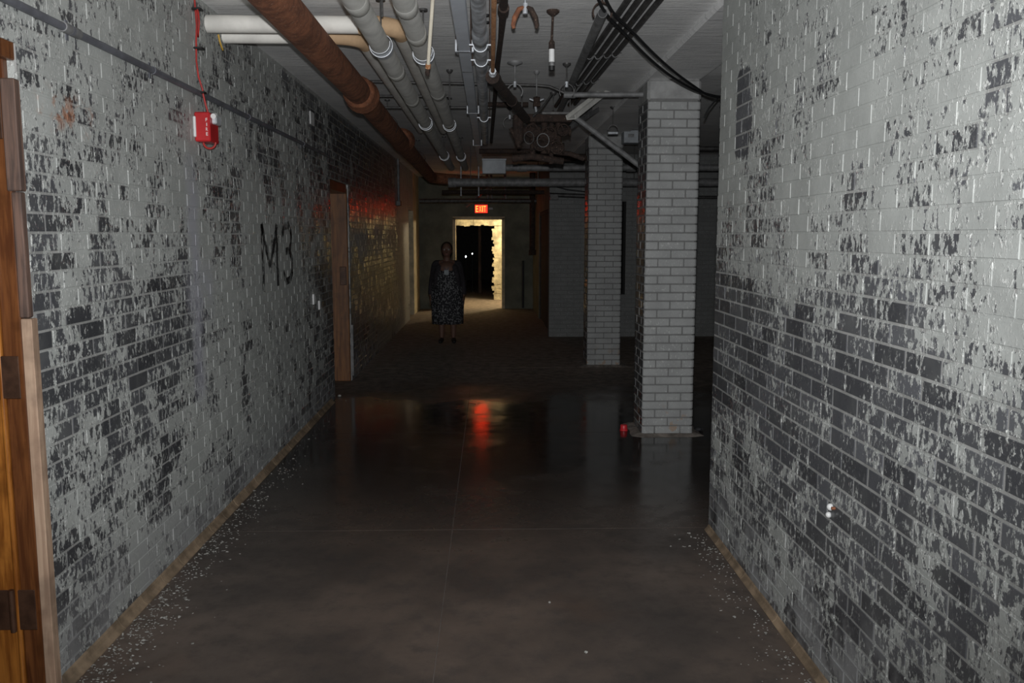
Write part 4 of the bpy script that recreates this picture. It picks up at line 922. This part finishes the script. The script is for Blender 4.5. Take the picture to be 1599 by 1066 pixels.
stone('pebble', 'flat pale chip on the floor nearest the camera', at(915, 1019, Z=0), .007, M_CHIP, 'pebble', 3)
stone('rubble_lump', 'dark lump of rubble right of the nearer column foot', at(1091, 673, Z=0), .035, M_STONE, 'rubble', 4)
stone('rubble_lump', 'pale crumb of mortar near the left wall beyond the near bricks', at(530, 619, Z=0), .018, M_CHIP, 'rubble', 5)
p = at(974, 672, Z=0); o = thing('red_litter', 'small red plastic scrap lying left of the nearer column foot', 'litter', tuple(p))
MB().tube([(p.x, p.y, .001), (p.x, p.y, .008), (p.x, p.y, .045), (p.x, p.y, .05)], [.029, .031, .028, .024], 14).build('shell', M_REDCAP, o); MB().tube([(p.x, p.y, .001), (p.x, p.y, .010)], .034, 14).build('rim', M_REDCAP, o)

# ------------------------------------------------------------------ person
def person():
    base = at(699, 534, Z=0); o = thing('person', 'person standing in the dark corridor in a long speckled dress', 'person', tuple(base)); K = 1.0
    def P(*c): return Vector((base.x + c[0]*K, base.y + c[1]*K, c[2]*K))
    SK = simple('skin', (.15, .08, .055), .55, 0, .08, 8, 0); HA = simple('dark_hair', (.02, .014, .011), .5, 0, .3, 40, 0.3)
    def lathe_chain(m, pts, seg=14):
        """tapered limb: list of (x,y,z,r) with spheres at the joints"""
        m.tube([P(*p[:3]) for p in pts], [p[3] for p in pts], seg)
        for p in pts: m.sphere(P(*p[:3]), p[3], seg, 8)
    def remesh(m, name, mat, vox, parent):
        me = m.mesh('tmp', mat); ob = bpy.data.objects.new('tmp', me); COL.objects.link(ob)
        md = ob.modifiers.new('r', 'REMESH'); md.mode = 'VOXEL'; md.voxel_size = vox
        sm_ = ob.modifiers.new('s', 'SMOOTH'); sm_.iterations = 4; sm_.factor = .5
        dg = bpy.context.evaluated_depsgraph_get(); out = bpy.data.meshes.new_from_object(ob.evaluated_get(dg)); bpy.data.objects.remove(ob)
        out.name = name; out.materials.clear(); out.materials.append(mat)
        out.polygons.foreach_set('use_smooth', [True]*len(out.polygons)); return put(name, out, parent)
    b = MB()
    def ell(c, r, sc): b.sphere(P(*c), r, 18, 12, sc)
    ell((0, 0, 1.02), .16, (1.05, .75, 1.3)); ell((0, 0, .80), .18, (1.05, .8, 1.0)); ell((0, -.02, 1.10), .15, (1.05, .8, .8))
    lathe_chain(b, [(0, .01, 1.14, .075), (0, .0, 1.22, .052), (0, -.01, 1.28, .05)])
    lathe_chain(b, [(-.15, .01, 1.165, .058), (0, .01, 1.175, .07), (.15, .01, 1.165, .058)])
    ell((0, -.015, 1.385), .083, (.92, 1.02, 1.28)); ell((0, -.035, 1.325), .058, (.95, .95, .9))      # skull, jaw
    b.tube([P(0, -.098, 1.385), P(0, -.118, 1.352), P(0, -.095, 1.345)], [.008, .013, .008], 8)          # nose
    for s in (-1, 1):
        ell((s*.079, 0, 1.37), .018, (.5, .9, 1.5))                                                   # ear
        ell((s*.03, -.088, 1.408), .018, (1.3, .5, .5))                                               # brow
        lathe_chain(b, [(s*.09, .0, .76, .088), (s*.088, -.005, .42, .058), (s*.088, .01, .30, .052), (s*.088, .015, .09, .034)])
        lathe_chain(b, [(s*.09, .03, .045, .034), (s*.095, -.06, .035, .032), (s*.10, -.13, .024, .024)])
        ex = s*.245
        lathe_chain(b, [(s*.165, .01, 1.15, .052), (s*.215, .02, .92, .042), (ex, -.02, .72, .028)])
        ell((s*.25, -.03, .665), .036, (.5, .9, 1.25))                                                # palm
        for k, (dy, ln, rr_) in enumerate(((-.062, .066, .0085), (-.042, .076, .009), (-.020, .072, .0088), (.0, .056, .008))):
            lathe_chain(b, [(s*.252, dy, .636, rr_), (s*.254, dy-.004, .636-ln*.5, rr_*.95), (s*.244, dy-.012, .636-ln, rr_*.8)], 8)
        lathe_chain(b, [(s*.248, -.052, .690, .011), (s*.240, -.082, .660, .010), (s*.236, -.086, .632, .008)], 8)  # thumb
    body = remesh(b, 'body', SK, .0065, o)
    ew = simple('eye_white', (.6, .6, .58), .2, 0, .02, 5, 0); lip = simple('lips', (.26, .09, .08), .5, 0, .05, 5, 0)
    for s in (-1, 1):
        e = MB().sphere(P(s*.030, -.088, 1.387), .0125, 10, 8, (1.15, .7, .8)).build('eye', ew, body)
        MB().sphere(P(s*.030, -.0965, 1.387), .0055, 8, 6, (1, .4, 1)).build('iris', M_BLACK, e)
    MB().sphere(P(0, -.088, 1.318), .022, 10, 6, (1.1, .45, .35)).build('mouth', lip, body)
    h = MB().sphere(P(0, .012, 1.405), .090, 18, 12, (1.0, 1.02, 1.12)).sphere(P(0, .05, 1.34), .075, 16, 10, (1.1, .7, 1.1))
    hair = remesh(h, 'hair', HA, .008, o)
    t = NT('speckled_dress'); v = t.voro(t.vmul(t.pos(), (1, 1, .8)), 52); n = t.noise(t.pos(), 28, 4, .6)
    t.set(color=t.mix(t.step(t.m('ADD', v, t.m('MULTIPLY', n, .6)), .86, .98), (.012, .012, .015), (.17, .17, .175)), rough=.8); DR = t.mat
    rings = [(1.12, .155, .105, 0), (1.02, .185, .14, 0), (.92, .19, .145, .003), (.80, .205, .16, .006), (.66, .215, .165, .010), (.50, .205, .16, .014), (.38, .20, .155, .018), (.28, .195, .15, .022)]
    seg = 48; m = MB(); vs = []
    for z, a_, b_, f in rings:
        for k in range(seg):
            an = 2*math.pi*k/seg; w = 1 + f*6*math.sin(an*9+z*2)*.6; vs.append(P(a_*1.13*w*math.cos(an), -.005+b_*w*math.sin(an), z))
    m.add(vs, [(i*seg+k, i*seg+(k+1) % seg, (i+1)*seg+(k+1) % seg, (i+1)*seg+k) for i in range(len(rings)-1) for k in range(seg)], True)
    dress = m.build('dress', DR, o); sl = dress.modifiers.new('s', 'SOLIDIFY'); sl.thickness = .006; sl.offset = 1
    CG = simple('dark_cardigan', (.028, .024, .028), .9, 0, .3, 30, .2); c = MB()
    lathe_chain(c, [(-.155, .012, 1.165, .068), (0, .035, 1.16, .070), (.155, .012, 1.165, .068)])
    for s in (-1, 1):
        lathe_chain(c, [(s*.168, .01, 1.15, .066), (s*.218, .02, .92, .055), (s*.243, -.012, .745, .044)])
        lathe_chain(c, [(s*.135, .0, 1.12, .085), (s*.15, .0, 1.0, .085), (s*.16, .0, .85, .08)])
        lathe_chain(c, [(s*.11, -.075, 1.12, .05), (s*.15, -.085, 1.0, .045), (s*.165, -.08, .85, .04)])
    c.sphere(P(0, .07, 1.0), .16, 16, 10, (1.1, .55, 1.3))
    remesh(c, 'cardigan', CG, .009, o)
    ln = simple('lanyard_cord', (.10, .12, .14), .6, 0, .1, 10, 0); mm_ = MB()
    for s in (-1, 1): mm_.tube([P(s*.07, .02, 1.235), P(s*.065, -.06, 1.20), P(s*.03, -.135, 1.12), P(0, -.15, 1.085)], .005, 6)
    ly_ = mm_.build('lanyard', ln, o); MB().bbox(tuple(P(-.035, -.158, 1.02)), tuple(P(.035, -.152, 1.09)), .001).build('badge', simple('badge_card', (.10, .13, .14), .4, 0, .05, 10, 0), ly_)
    for s in (-1, 1):
        sh = MB(); lathe_chain(sh, [(s*.09, .045, .036, .037), (s*.095, -.04, .032, .040), (s*.102, -.12, .027, .032), (s*.104, -.155, .025, .024)])
        so = remesh(sh, 'shoe', simple('black_shoe', (.015, .014, .014), .5, 0, .2, 20, 0), .008, o)
person()
